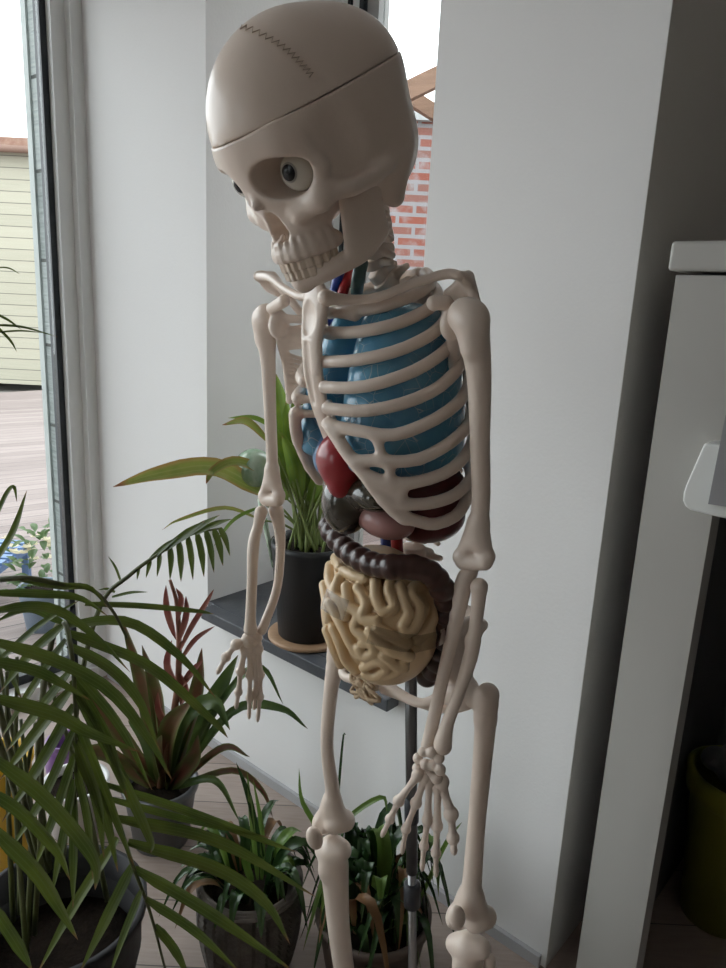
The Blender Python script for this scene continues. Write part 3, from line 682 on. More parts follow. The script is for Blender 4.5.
scap(1, shl, acl, P(452, 396, .985), P(434, 303, .865), [P(459, 276, .885), P(467, 281, .895), P(463, 290, .915), P(449, 296, .94)])
scap(-1, shr, acr, P(290, 400, 1.22), P(284, 301, 1.06))
# second upper ribs seen in front of the left blade
# humeri -------------------------------------------------------------
def humerus(sg, sh, el, r, across, mids):
    ax = unit(el-mids[-1])
    pts = [sh, el]
    def fn(f):
        f.ell(sh-BL_*sg*.008+UZ*.004, .0205, k=.006)
        f.cap(sh+BL_*sg*.006+UZ*.003, sh+BL_*sg*.008-UZ*.03, .0165, .013, .012)
        f.chain([sh-UZ*.004+BL_*sg*.004, mids[0], mids[1], mids[2], el-ax*.045, el-ax*.03], [.019, r*1.25, r*1.05, r, r*1.05, r*1.3], .006, n=24)
        w = across
        f.cap(el-ax*.05, el-ax*.012+w*.015, r*1.0, .009, .008); f.cap(el-ax*.05, el-ax*.012-w*.017, r, .009, .008)
        f.cap(el-w*.014, el+w*.014, .0105, .0105, .006); f.ell(el-w*.021-ax*.007, .0085, k=.006); f.ell(el+w*.019-ax*.007, .008, k=.006)
        
    return bone('humerus', fn, pts, .045, .0018)
acL = unit(P(494, 556, .85)-P(454, 556, .88)); acR = unit(P(289, 498, 1.12)-P(256, 498, 1.17))
elL, elR = P(474, 562, .865), P(272, 500, 1.15)
humerus(1, shl, elL, .0112, acL, [P(479, 375, .845), P(480, 440, .85), P(481, 500, .86)]); humerus(-1, shr, elR, .0092, acR, [P(268, 360, 1.143), P(270, 410, 1.147), P(272, 458, 1.15)])
# forearms -------------------------------------------------------------
ul = [P(465, 578, .87), P(462, 590, .872), P(454, 630, .88), P(441, 686, .885), P(430, 735, .882), P(427, 745, .88)]
bone('ulna', lambda f: (f.chain(ul, [.0105, .0115, .0095, .0085, .009, .0085], .004, n=20), f.ell(ul[0]+UZ*.008+BF_*-.008, (.010, .010, .012), k=.006)), ul)
ra = [P(479, 587, .862), P(479, 596, .863), P(475, 630, .868), P(471, 655, .87), P(460, 690, .872), P(448, 722, .872), P(443, 742, .87), P(443, 746, .87)]
bone('radius', lambda f: (f.chain(ra, [.0115, .0092, .0082, .0098, .008, .0085, .0125, .012], .004, n=26), f.ell(P(472, 640, .872), .0085, k=.008)), ra)
ulr = [P(276, 510, 1.155), P(279, 525, 1.155), P(280.5, 548, 1.15), P(277, 588, 1.14), P(266, 620, 1.13), P(262, 630, 1.125)]
bone('ulna', lambda f: (f.chain(ulr, [.0125, .010, .0078, .0074, .0078, .0085], .004, n=20), f.ell(P(276, 502, 1.17), .011, k=.006)), ulr)
rar = [P(261, 512, 1.14), P(258, 526, 1.14), P(253.5, 545, 1.13), P(252, 582, 1.12), P(250.5, 618, 1.115), P(250.5, 629, 1.115)]
bone('radius', lambda f: f.chain(rar, [.0105, .0085, .0098, .0085, .0088, .0115], .004, n=20), rar)
# hands: carpals, then a finger per ray with knuckles at the joints
def hand(carp, rays, Y, sc):
    cp = [P(x, y, Y+d) for x, y, d in carp]
    allp = cp
    f = sdf_for(allp, .03, .0013)
    for q in cp: f.ell(q+rng.normal(0, .0008, 3), np.array([.0082, .0075, .0078])*sc*rng.uniform(.9, 1.15, 3), k=.0018)
    hd = mesh_obj('hand', *f.mesh(), BONE, root)
    for pts, r, dy in rays:
        q = [P(x, y, Y+dy*(i/(len(pts)-1))+d0) for i, (x, y) in enumerate(pts) for d0 in (0,)]
        f = sdf_for(q, .02, .0012); n = len(q)
        for i in range(n-1):
            a, b = q[i], q[i+1]; rr = r*1.12*(1-.13*i); m = a+(b-a)*.5
            last = i == n-2
            f.chain([a, a+(b-a)*.25, m, a+(b-a)*.8, b], [rr*1.3, rr*.9, rr*.78, rr*.95, rr*(.55 if last else 1.3)], .0015)
            if not last: f.ell(b, rr*1.42, k=.0012)
            if i == 0: f.ell(a, rr*1.55, k=.002)
            if last: f.ell(b-(b-a)*.08, rr*.8, k=.001)
        mesh_obj('finger', *f.mesh(), BONE, hd)
    return hd
hand([(418, 758, .01), (424, 752, .0), (432, 753, -.004), (439, 758, -.006), (417, 768, .008), (425, 764, .0), (433, 766, -.003), (440, 769, -.008), (421, 773, .005), (430, 775, 0), (437, 779, -.004)],
     [([(418, 775), (398.5, 801), (390, 819), (382, 836)], .0052, .02), ([(425, 778), (416, 803), (406, 829), (402, 853)], .0052, .012), ([(429.5, 780), (427.5, 820), (424, 846), (422, 870)], .0052, .0),
      ([(438, 786), (437, 826), (436, 853), (436, 876)], .0054, -.012), ([(441, 782), (451, 814), (453, 838), (454, 853)], .0066, -.03)], .872, .95)
hand([(249, 636, 0), (254, 635, .0), (259, 637, .006), (248, 643, -.004), (253, 643, 0), (258, 645, .005), (250, 650, -.002), (255, 651, .003)],
     [([(248, 638), (236, 644.5), (226, 657), (217.5, 673)], .0060, -.02), ([(245, 649), (240.5, 671), (238.5, 692), (236, 708)], .0052, -.012), ([(250, 652), (250, 675), (249.6, 698), (249, 718)], .0050, 0),
      ([(254, 652), (256, 676), (255.5, 692), (254, 709)], .0048, .01), ([(258, 649), (260, 675), (260, 697), (257.5, 721)], .0052, .016)], 1.115, .95)

# pelvis, legs ---------------------------------------------------------
Yhl, Ykl = .955, .99; Yhr, Ykr = 1.17, 1.2
hl, hr = P(468, 694, .965), P(346, 655, 1.165); HC = (hl+hr)/2; PX = unit(hl-hr)
def femur(sg, hj, tro, sh1, sh2, kn, w, r, rk):
    ax = unit(kn-tro)
    def fn(f):
        f.ell(hj, .019, k=.004); f.cap(hj, tro-UZ*.006, .012, .014, .008)
        f.cap(tro+UZ*.012, tro-UZ*.03, .0165, .0145, .008)
        f.chain([tro-UZ*.025, sh1, sh2, kn-ax*.075, kn-ax*.035], [.0165, r*1.1, r, r*1.15, r*1.7], .006, n=20)
        f.cap(kn-ax*.05, kn-ax*.008+w*.018, r*1.2, .017*rk, .01); f.cap(kn-ax*.05, kn-ax*.008-w*.018, r*1.2, .017*rk, .01)
        f.cap(kn-w*.017-BF_*.014, kn-w*.017+BF_*.008, .017*rk, .015*rk, .008); f.cap(kn+w*.017-BF_*.014, kn+w*.017+BF_*.008, .017*rk, .015*rk, .008)
        f.cap(kn+BF_*.03-ax*.012, kn+BF_*.03+ax*.02, .006, k=.008, op='sub'); f.cap(kn-BF_*.03-ax*.01, kn-BF_*.03+ax*.02, .010, k=.006, op='sub')
    bone('femur', fn, [hj, tro, kn], .05, .002)
trl, trr = P(487, 702, .945), P(336, 655, 1.185)
kl, kr = P(469, 919, Ykl), P(331.5, 823, Ykr)
wl = unit(P(495, 925, .97)-P(445, 918, 1.01)); wr = unit(P(352, 826, 1.17)-P(316, 826, 1.22))
femur(1, hl, trl, P(484, 742, .955), P(477, 820, .975), kl, wl, .0135, 1.08)
femur(-1, hr, trr, P(331, 690, 1.185), P(327, 745, 1.19), kr, wr, .0118, 1.2)
def lower(kn, top, mid, bot, ank, w, rk, r, pat):
    t0 = top
    def fn(f):
        f.cap(t0-w*.023, t0+w*.023, .0165*rk, .0165*rk, .01); f.chain([t0, t0+(mid-t0)*.35, mid, mid+(bot-mid)*.5], [.024*rk, r*1.3, r*1.1, r], .012, n=10)
        f.chain([t0+(mid-t0)*.2, t0+(mid-t0)*.5, mid, bot, ank], [r*1.45, r*1.2, r*1.05, r, .017], .008, n=14)
        f.ell(t0+BF_*.016-UZ*.04, (.010, .008, .018), k=.015)
        f.ell(t0+UZ*.02, (.05, .05, .006), k=.003, op='sub') if False else None
        f.ell(ank, .02, k=.008)
    bone('tibia', fn, [t0, ank, t0+w*.03, t0-w*.03], .05, .0022)
    bone('patella', lambda f: f.ell(pat, (.0138*rk, .0105*rk, .019*rk), (w, BF_, UZ), .002), [pat], .04, .0016)
    fi = t0+w*.03*(1 if np.dot(w, BL_)*np.dot(kn-BO, BL_) > 0 else -1)-UZ*.03-BF_*.015; fa = ank+(fi-t0)*.7+UZ*.02
    bone('fibula', lambda f: f.chain([fi, fi*.8+fa*.2, (fi+fa)/2, fa], [.010, .006, .0058, .010], .004, n=12), [fi, fa], .03, .002)
    # foot
    h = ank-UZ*.03
    ft = [ank, h-BF_*.035-UZ*.02, h+BF_*.17-UZ*.03+w*.04, h+BF_*.17-UZ*.03-w*.04]
    def fn2(f):
        f.ell(ank-UZ*.022, (.022, .026, .018), (w, BF_, UZ), .006); f.chain([ank-UZ*.03, h-BF_*.03-UZ*.015], [.02, .018], .008)
        f.ell(h+BF_*.04-UZ*.006, (.025, .03, .016), (w, BF_, UZ), .006)
        for k in range(5): a = (k-2)*.011; f.chain([h+BF_*.05+w*a-UZ*.008, h+BF_*.115+w*a*1.5-UZ*.025, h+BF_*.155+w*a*1.7-UZ*.033], [.007, .0065, .005], .002, n=8); f.ell(h+BF_*.115+w*a*1.5-UZ*.025, .008, k=.003)
    bone('foot', fn2, ft, .04, .0024)
tl = P(468, 946, 1.0); tR = P(333, 850, 1.2)
lower(kl, tl, tl*.6+P(474, 1080, 1.03)*.4, P(476, 1140, 1.05), P(478, 1290, 1.06), wl, 1.0, .0155, P(457, 917, .952))
lower(kr, tR, P(339, 930, 1.215), P(349, 1010, 1.225), P(356, 1105, 1.235), wr, 1.15, .0185, P(314.5, 838, 1.165))
def pel(f):
    pub = P(380, 683, 1.03)
    for s, h_ in ((1, hl), (-1, hr)):
        X = PX*s
        f.ell(h_-X*.012, .027, k=.008)
        cr_ = [h_-X*.025+BF_*.03+UZ*.04, h_-X*.025+BF_*.035+UZ*.07, h_-X*.035+BF_*.0+UZ*.095, h_-X*.05-BF_*.045+UZ*.095, h_-X*.06-BF_*.08+UZ*.08]
        f.chain(cr_, .0085, .006, n=16)
        sc_ = spline(cr_, 14)
        for q in sc_: f.cap(h_-X*.015+UZ*.01, q, .009, .0045, .008)
        f.chain([h_-X*.02+BF_*.01, h_-X*.05+BF_*.04-UZ*.018, pub+X*.012], [.012, .007, .009], .008, n=10)
        f.chain([h_-X*.018-UZ*.004, h_-X*.03-BF_*.02-UZ*.03, h_-X*.055+BF_*.01-UZ*.034, pub+X*.01-UZ*.008], [.014, .012, .007, .008], .008, n=14)
    f.chain([HC-BF_*.075+UZ*.11, HC-BF_*.10+UZ*.06, HC-BF_*.085, HC-BF_*.06-UZ*.03], [.032, .028, .016, .008], .01, 'add', (BF_, .6), n=10)
    for s in (1, -1): f.cap(HC-BF_*.08+UZ*.1, HC+PX*s*.06-BF_*.08+UZ*.09, .018, .012, .008)
bone('pelvis', pel, [hl+PX*.03, hr-PX*.03, HC+UZ*.15, HC-UZ*.1, HC+BF_*.08, HC-BF_*.13], .035, .0024)

# stand ----------------------------------------------------------------
STEEL = mat('pole_steel', (.34, .34, .35), .28, metal=.9); COLL = mat('collar_black', (.03, .033, .04), .4)
pt = P(411, 690, 1.13); pm = P(412, 890, 1.13); pax = unit(pt-pm); p0 = pm-pax*((pm[2]-.03)/pax[2]); ptop = pm+pax*((1.0-pm[2])/pax[2])
def onp(z): return p0+pax*((z-p0[2])/pax[2])
def ring(name, z, h, r, m): mb = MB(); mb.tube([onp(z), onp(z+.002), onp(z+h-.002), onp(z+h)], [r*.8, r, r, r*.8], 24); mb.build(name, m, root)
mb = MB(); mb.tube([p0, onp(.56)], .0078, 20); mb.build('pole_tube', STEEL, root)
mb = MB(); mb.tube([onp(.5), ptop], .0102, 20); mb.build('pole_tube', mat('pole_grey', (.16, .16, .165), .3, metal=.8), root)
ring('collar', P(412, 822, 1.13)[2], .05, .0128, COLL); ring('collar', P(412, 906, 1.13)[2], .05, .0152, COLL)
mb = MB()
for k in range(5):
    t = 2*pi*k/5-.35; mb.tube([p0+UZ*.03, p0+V3(.1*cos(t), .1*sin(t), .025), p0+V3(.16*cos(t), .16*sin(t), .005)], [.014, .012, .01], 10)
mb.lathe(p0, [(.02, 0), (.024, .01), (.02, .06), (.01, .07)], 24)
mb.build('base', COLL, root)
for k in range(5):
    t = 2*pi*k/5-.35; c = V3(p0[0]+.16*cos(t), p0[1]+.16*sin(t), .018); mb = MB(); a = V3(-sin(t), cos(t), 0)*.009; mb.tube([c-a, c+a], .0175, 18); mb.build('caster', COLL, root)

# ------------------------------------------------------------------ organs
LUNG = mat('lung_blue', (.07, .25, .44), .28, (.17, .44, .58), 22, .6, .15, 60, coat=.4)
nt = LUNG.node_tree; N = nt.nodes; L = nt.links
tc = N.new('ShaderNodeTexCoord'); vo = N.new('ShaderNodeTexVoronoi'); vo.feature = 'DISTANCE_TO_EDGE'; vo.inputs['Scale'].default_value = 52; L.new(tc.outputs['Object'], vo.inputs['Vector'])
no = N.new('ShaderNodeTexNoise'); no.inputs['Scale'].default_value = 16; L.new(tc.outputs['Object'], no.inputs['Vector'])
lt = N.new('ShaderNodeMapRange'); lt.inputs[1].default_value = .016; lt.inputs[2].default_value = .008; L.new(vo.outputs['Distance'], lt.inputs[0])
mu = N.new('ShaderNodeMath'); mu.operation = 'MULTIPLY'; L.new(lt.outputs[0], mu.inputs[0])
g2 = N.new('ShaderNodeMapRange'); g2.inputs[1].default_value = .42; g2.inputs[2].default_value = .52; L.new(no.outputs['Fac'], g2.inputs[0]); L.new(g2.outputs[0], mu.inputs[1])
mx = N.new('ShaderNodeMix'); mx.data_type = 'RGBA'; src = N['Principled BSDF'].inputs['Base Color'].links[0].from_socket
L.new(mu.outputs[0], mx.inputs['Factor']); L.new(src, mx.inputs[6]); mx.inputs[7].default_value = (.45, .55, .6, 1); L.new(mx.outputs[2], N['Principled BSDF'].inputs['Base Color'])
RED = mat('heart_red', (.32, .012, .02), .3, (.24, .01, .015), 18, .6, coat=.3); DKRED = mat('spleen_maroon', (.10, .014, .018), .35, (.13, .02, .022), 14, .6, coat=.2)
LIV = mat('liver_olive', (.016, .013, .01), .18, (.06, .052, .032), 16, .5, coat=.6); PINK = mat('stomach_pink', (.40, .21, .19), .35, (.33, .16, .15), 12, .6, coat=.2)
COLON = mat('colon_brown', (.036, .014, .011), .28, (.055, .022, .017), 25, .6, coat=.15); GUT = mat('gut_cream', (.70, .52, .31), .38, (.62, .44, .25), 20, .6, coat=.1)
BLUE = mat('vein_blue', (.02, .05, .3), .3, coat=.3); ART = mat('artery_red', (.35, .015, .02), .3, coat=.3); BEIGE = mat('kidney_beige', (.5, .33, .24), .4)
for s in (1, -1):
    f = SDF(B(0, -.03, 1.36)-V3(.17, .17, .15), B(0, -.03, 1.36)+V3(.17, .17, .17), .003)
    for z in np.linspace(1.30, 1.475, 12):
        a, b, f0 = np.interp(z, CZ, CA), np.interp(z, CZ, CB), np.interp(z, CZ, CF)
        f.ell(B(a*(.40 if s > 0 else -.33), f0-.002, z), (a*(.40 if s > 0 else .3), b*.77, .024), (BL_, BF_, UZ), .015)
    f.ell(B(0, .045, 1.345), (.035, .045, .05), (BL_, BF_, UZ), .008, 'sub')
    mesh_obj('lung', *f.mesh(), LUNG, root)
h0 = PF(343, 462, .045)
f = sdf_for([h0], .09, .0022)
f.ell(h0+UZ*.004, (.036, .032, .036), (BL_, BF_, UZ), .01); f.cap(h0, h0-UZ*.028+BL_*.012+BF_*.008, .03, .017, .015)
mesh_obj('heart', *f.mesh(), RED, root)
f = sdf_for([h0], .12, .003); q = PF(327, 455, .03); f.ell(q, (.02, .022, .03), k=.004); mesh_obj('heart_chamber', *f.mesh(), mat('heart_blue', (.12, .24, .42), .3, coat=.3), root)
l0 = PF(352, 503, .035)
f = sdf_for([l0, l0-BL_*.09, l0+BL_*.05], .07, .0024)
f.ell(l0-BL_*.012, (.034, .034, .045), (BL_, BF_, UZ), .01); f.ell(l0-BL_*.05-BF_*.04+UZ*.012, (.045, .05, .05), (BL_, BF_, UZ), .012); f.ell(l0+BL_*.035+UZ*.02-BF_*.01, (.04, .03, .022), (BL_, BF_, UZ), .012)
f.chain([l0-BL_*.035+BF_*.04+UZ*.045, l0-BL_*.04+BF_*.045, l0-BL_*.03+BF_*.04-UZ*.05], .0035, .003, 'sub', n=10)
mesh_obj('liver', *f.mesh(), LIV, root)
s0 = PF(384, 517, .0)
f = sdf_for([s0], .09, .0024); f.ell(s0, (.05, .036, .026), (unit(BL_+UZ*.12), BF_, unit(UZ-BL_*.12)), .01); f.cap(s0-BL_*.03-UZ*.01, s0-BL_*.055-UZ*.012, .017, .011, .01)
mesh_obj('stomach', *f.mesh(), PINK, root)
k0 = PL(430, 507, .08)
f = sdf_for([k0], .1, .0028); f.ell(k0-UZ*.012, (.042, .052, .036), (BL_, BF_, UZ), .01); f.ell(k0+UZ*.03-BL_*.008, (.04, .055, .03), (BL_, BF_, UZ), .02)
mesh_obj('spleen', *f.mesh(), DKRED, root)
mb = MB(); mb.tube(spline([PF(352, 268, -.01), PF(346, 283, .0), PF(341, 300, .005), PF(338, 330, .0), PF(340, 380, -.02)], 14), .0075, 12); mb.build('blood_vessel', ART, root)['label'] = 'red artery tube'
mb = MB(); mb.tube(spline([PF(340, 270, .01), PF(335, 290, .01), PF(333, 310, .01), PF(333, 340, .0)], 14), .007, 12); mb.build('blood_vessel', BLUE, root)['label'] = 'blue vein tube'
mb = MB(); mb.tube(spline([PF(396, 515, -.055), PF(397, 545, -.055), PF(400, 600, -.055)], 10), .0085, 12); mb.build('blood_vessel', ART, root)['label'] = 'red artery tube'
mb = MB(); mb.tube(spline([PF(386, 515, -.055), PF(386, 545, -.055), PF(388, 600, -.055)], 10), .008, 12); mb.build('blood_vessel', BLUE, root)['label'] = 'blue vein tube'
mb = MB(); mb.tube(spline([P(362, 262, .96), P(358, 280, .955), PF(357, 300, -.02), PF(360, 330, -.03)], 12), .0085, 12); mb.build('windpipe', mat('windpipe_teal', (.05, .11, .11), .4, coat=.2), root)
# large bowel: a beaded tube around the small bowel
GC = PF(379, 614, -.02); GR = V3(.106, .078, .101)
co = [(329, 526, .0), (334, 535, .02), (343, 546, .028), (354, 555, .03), (367, 562, .028), (381, 566, .022), (395, 567, .014), (409, 567, .0), (422, 569, -.012), (433, 575, -.025), (441, 586, -.038), (446, 602, -.05), (447, 620, -.06), (445, 637, -.065), (441, 653, -.07), (435, 667, -.07), (427, 676, -.07)]
cp = spline([PF(x, y, fz) for x, y, fz in co], 17)
f = sdf_for(cp, .045, .002)
f.chain(cp, .0105, .004, n=50)
for i, q in enumerate(spline(cp, 23)): f.ell(q, .0162+rng.uniform(-.001, .001), k=.002)
mesh_obj('large_bowel', *f.mesh(), COLON, root)
# small bowel: tracing of coils on a rounded body
def gut_hit(x, y):
    Rg = np.stack([BL_, BF_, UZ]); d_ = Rg@ray(x, y)/GR; o_ = Rg@(CAM-GC)/GR
    A, Bq, Cq = d_@d_, 2*d_@o_, o_@o_-1; D = Bq*Bq-4*A*Cq
    t = (-Bq-sqrt(D))/(2*A) if D > 0 else -Bq/(2*A)
    q = CAM+ray(x, y)*t
    if D <= 0:
        rr = Rg@(q-GC)/GR; q = GC+Rg.T@(rr/np.linalg.norm(rr)*GR)
    return q
COILS = [[(325, 540), (332, 554), (340, 568)], [(344, 571), (354, 576), (365, 579)], [(375, 582), (376, 598), (383, 611), (394, 607), (389, 592), (390, 583)],
 [(400, 586), (405, 603), (408, 614), (403, 626), (408, 632), (417, 624), (419, 607), (412, 594), (416, 586), (428, 590), (435, 607), (430, 626), (418, 640)],
 [(358, 588), (366, 603), (362, 618), (376, 621)], [(346, 587), (349, 605), (358, 614), (355, 628), (365, 637)], [(339, 578), (335, 594), (342, 603), (346, 616)],
 [(324, 560), (329, 578), (333, 590)], [(330, 603), (338, 619), (344, 630), (351, 644), (358, 655)], [(363, 643), (371, 643), (374, 652), (364, 656), (359, 648)],
 [(333, 628), (340, 644), (346, 660), (356, 671)], [(364, 667), (378, 661), (387, 668), (376, 676), (366, 674)], [(380, 643), (394, 652), (410, 656)], [(384, 655), (394, 664), (404, 668)],
 [(378, 628), (392, 636), (408, 643)], [(324, 585), (327, 603), (329, 620)], [(327, 630), (334, 648), (341, 664)], [(386, 676), (396, 672), (404, 664)], [(370, 630), (374, 636), (388, 646), (404, 652)]]
f = sdf_for([GC], .135, .0019)
f.ell(GC, GR-.0045, (BL_, BF_, UZ), 0)
for c in COILS: f.chain([gut_hit(x, y) for x, y in c], .0074, .0015, n=6*len(c))
mesh_obj('small_bowel', *f.mesh(), GUT, root)
# clear tape across the bowels
TAPE = glassmat('clear_tape', (.86, .86, .86), .13); TAPE.node_tree.nodes['Glossy BSDF'].inputs['Roughness'].default_value = .3; 
tp = [(322, 596), (334, 604), (346, 611), (352, 614)]
def tape(pts, w, name='clear_tape'):
    v = []; 
    for x, y in pts:
        for s in (-1, -.5, 0, .5, 1): q = gut_hit(x-s*w*.3, y+s*w); rr = unit(q-GC); v.append(q+rr*.0098)
    n = len(pts); v2 = [q+unit(q-GC)*.0004 for q in v]
    fc = [(i*5+k, i*5+k+1, (i+1)*5+k+1, (i+1)*5+k) for i in range(n-1) for k in range(4)]
    mesh_obj(name, v+v2, fc+[tuple(j+len(v) for j in q[::-1]) for q in fc], TAPE, root)
tape([(330, 600), (336, 604), (342, 608), (350, 611)], 9); tape([(370, 632), (385, 636), (400, 640), (415, 641), (428, 638), (438, 634), (448, 628)], 8)
# twine bundle tied at the pubic bone
tw0 = HC+BF_*.07-UZ*.02; tw0 = P(368, 683, np.clip(tw0[1], .8, 1.3))
twp = V3(*tw0)
TW = mat('twine_jute', (.55, .42, .29), .9, (.42, .31, .2), 120, .6, .3, 200)
tb = thing('twine_bundle', twp, 'loose bundle of tan jute twine tied at the front of the pelvis', 'twine')
mb = MB(); rt = np.random.default_rng(5)
for i in range(26):
    a = rt.uniform(0, 2*pi); l = rt.uniform(.020, .036); dv = BL_*cos(a)*1.0+UZ*(sin(a)*.55-.2)
    pd_ = BL_*(-sin(a))*.009+UZ*cos(a)*.008
    mb.tube(spline([twp+BF_*rt.uniform(0, .008), twp+dv*l*.6+pd_+BF_*rt.uniform(.002, .016), twp+dv*l*1.2+BF_*rt.uniform(.0, .012), twp+dv*l*.6-pd_+BF_*rt.uniform(.0, .016), twp+BF_*.002], 16), .0031, 6)
mb.tube(spline([twp-BL_*.01+BF_*.01, twp+BF_*.018+UZ*.004, twp+BL_*.01+BF_*.01], 8), .005, 8)
mb.build('loops', TW, tb)
mb = MB()
for i in range(4): mb.tube(spline([twp, twp-UZ*.012+BL_*rt.uniform(-.02, .02)+BF_*.008, twp-UZ*rt.uniform(.02, .03)+BL_*rt.uniform(-.03, .03)+BF_*.004], 8), .0022, 6)
mb.build('loose_ends', TW, tb)
# ================================================================== PLANTS
SOIL = mat('soil', (.012, .009, .007), .95, (.028, .02, .015), 60, .6, .6, 120, spec=.1)
PALM = leafmat('palm_leaf', (.055, .088, .014), (.11, .145, .022), (.22, .12, .05), .91, .33, vein=(.12, .17, .05), trans=.3)
PALMS = mat('palm_stem', (.09, .11, .03), .5, (.05, .05, .02), 15, .6)
def pot(name, parent, c, rt_, rb, h, m, lip=.006, th=.006, soil=.85):
    mb = MB(); mb.lathe(c, [(rb, .001), (rt_, h-.02), (rt_+lip, h-.018), (rt_+lip, h), (rt_-th, h), (rt_-th-.002, h*soil), (rb-th, .012)], 48); o = mb.build(name, m, parent)
    rs_ = rb+(rt_-rb)*soil-th
    mb = MB(); mb.lathe(c, [(rs_*.2, h*soil-.008), (rs_, h*soil-.006), (rs_, h*soil), (rs_*.5, h*soil+.006), (.004, h*soil+.009)], 32); mb.build('soil', SOIL, parent)
    return o
def PXY(p): return P(*p)
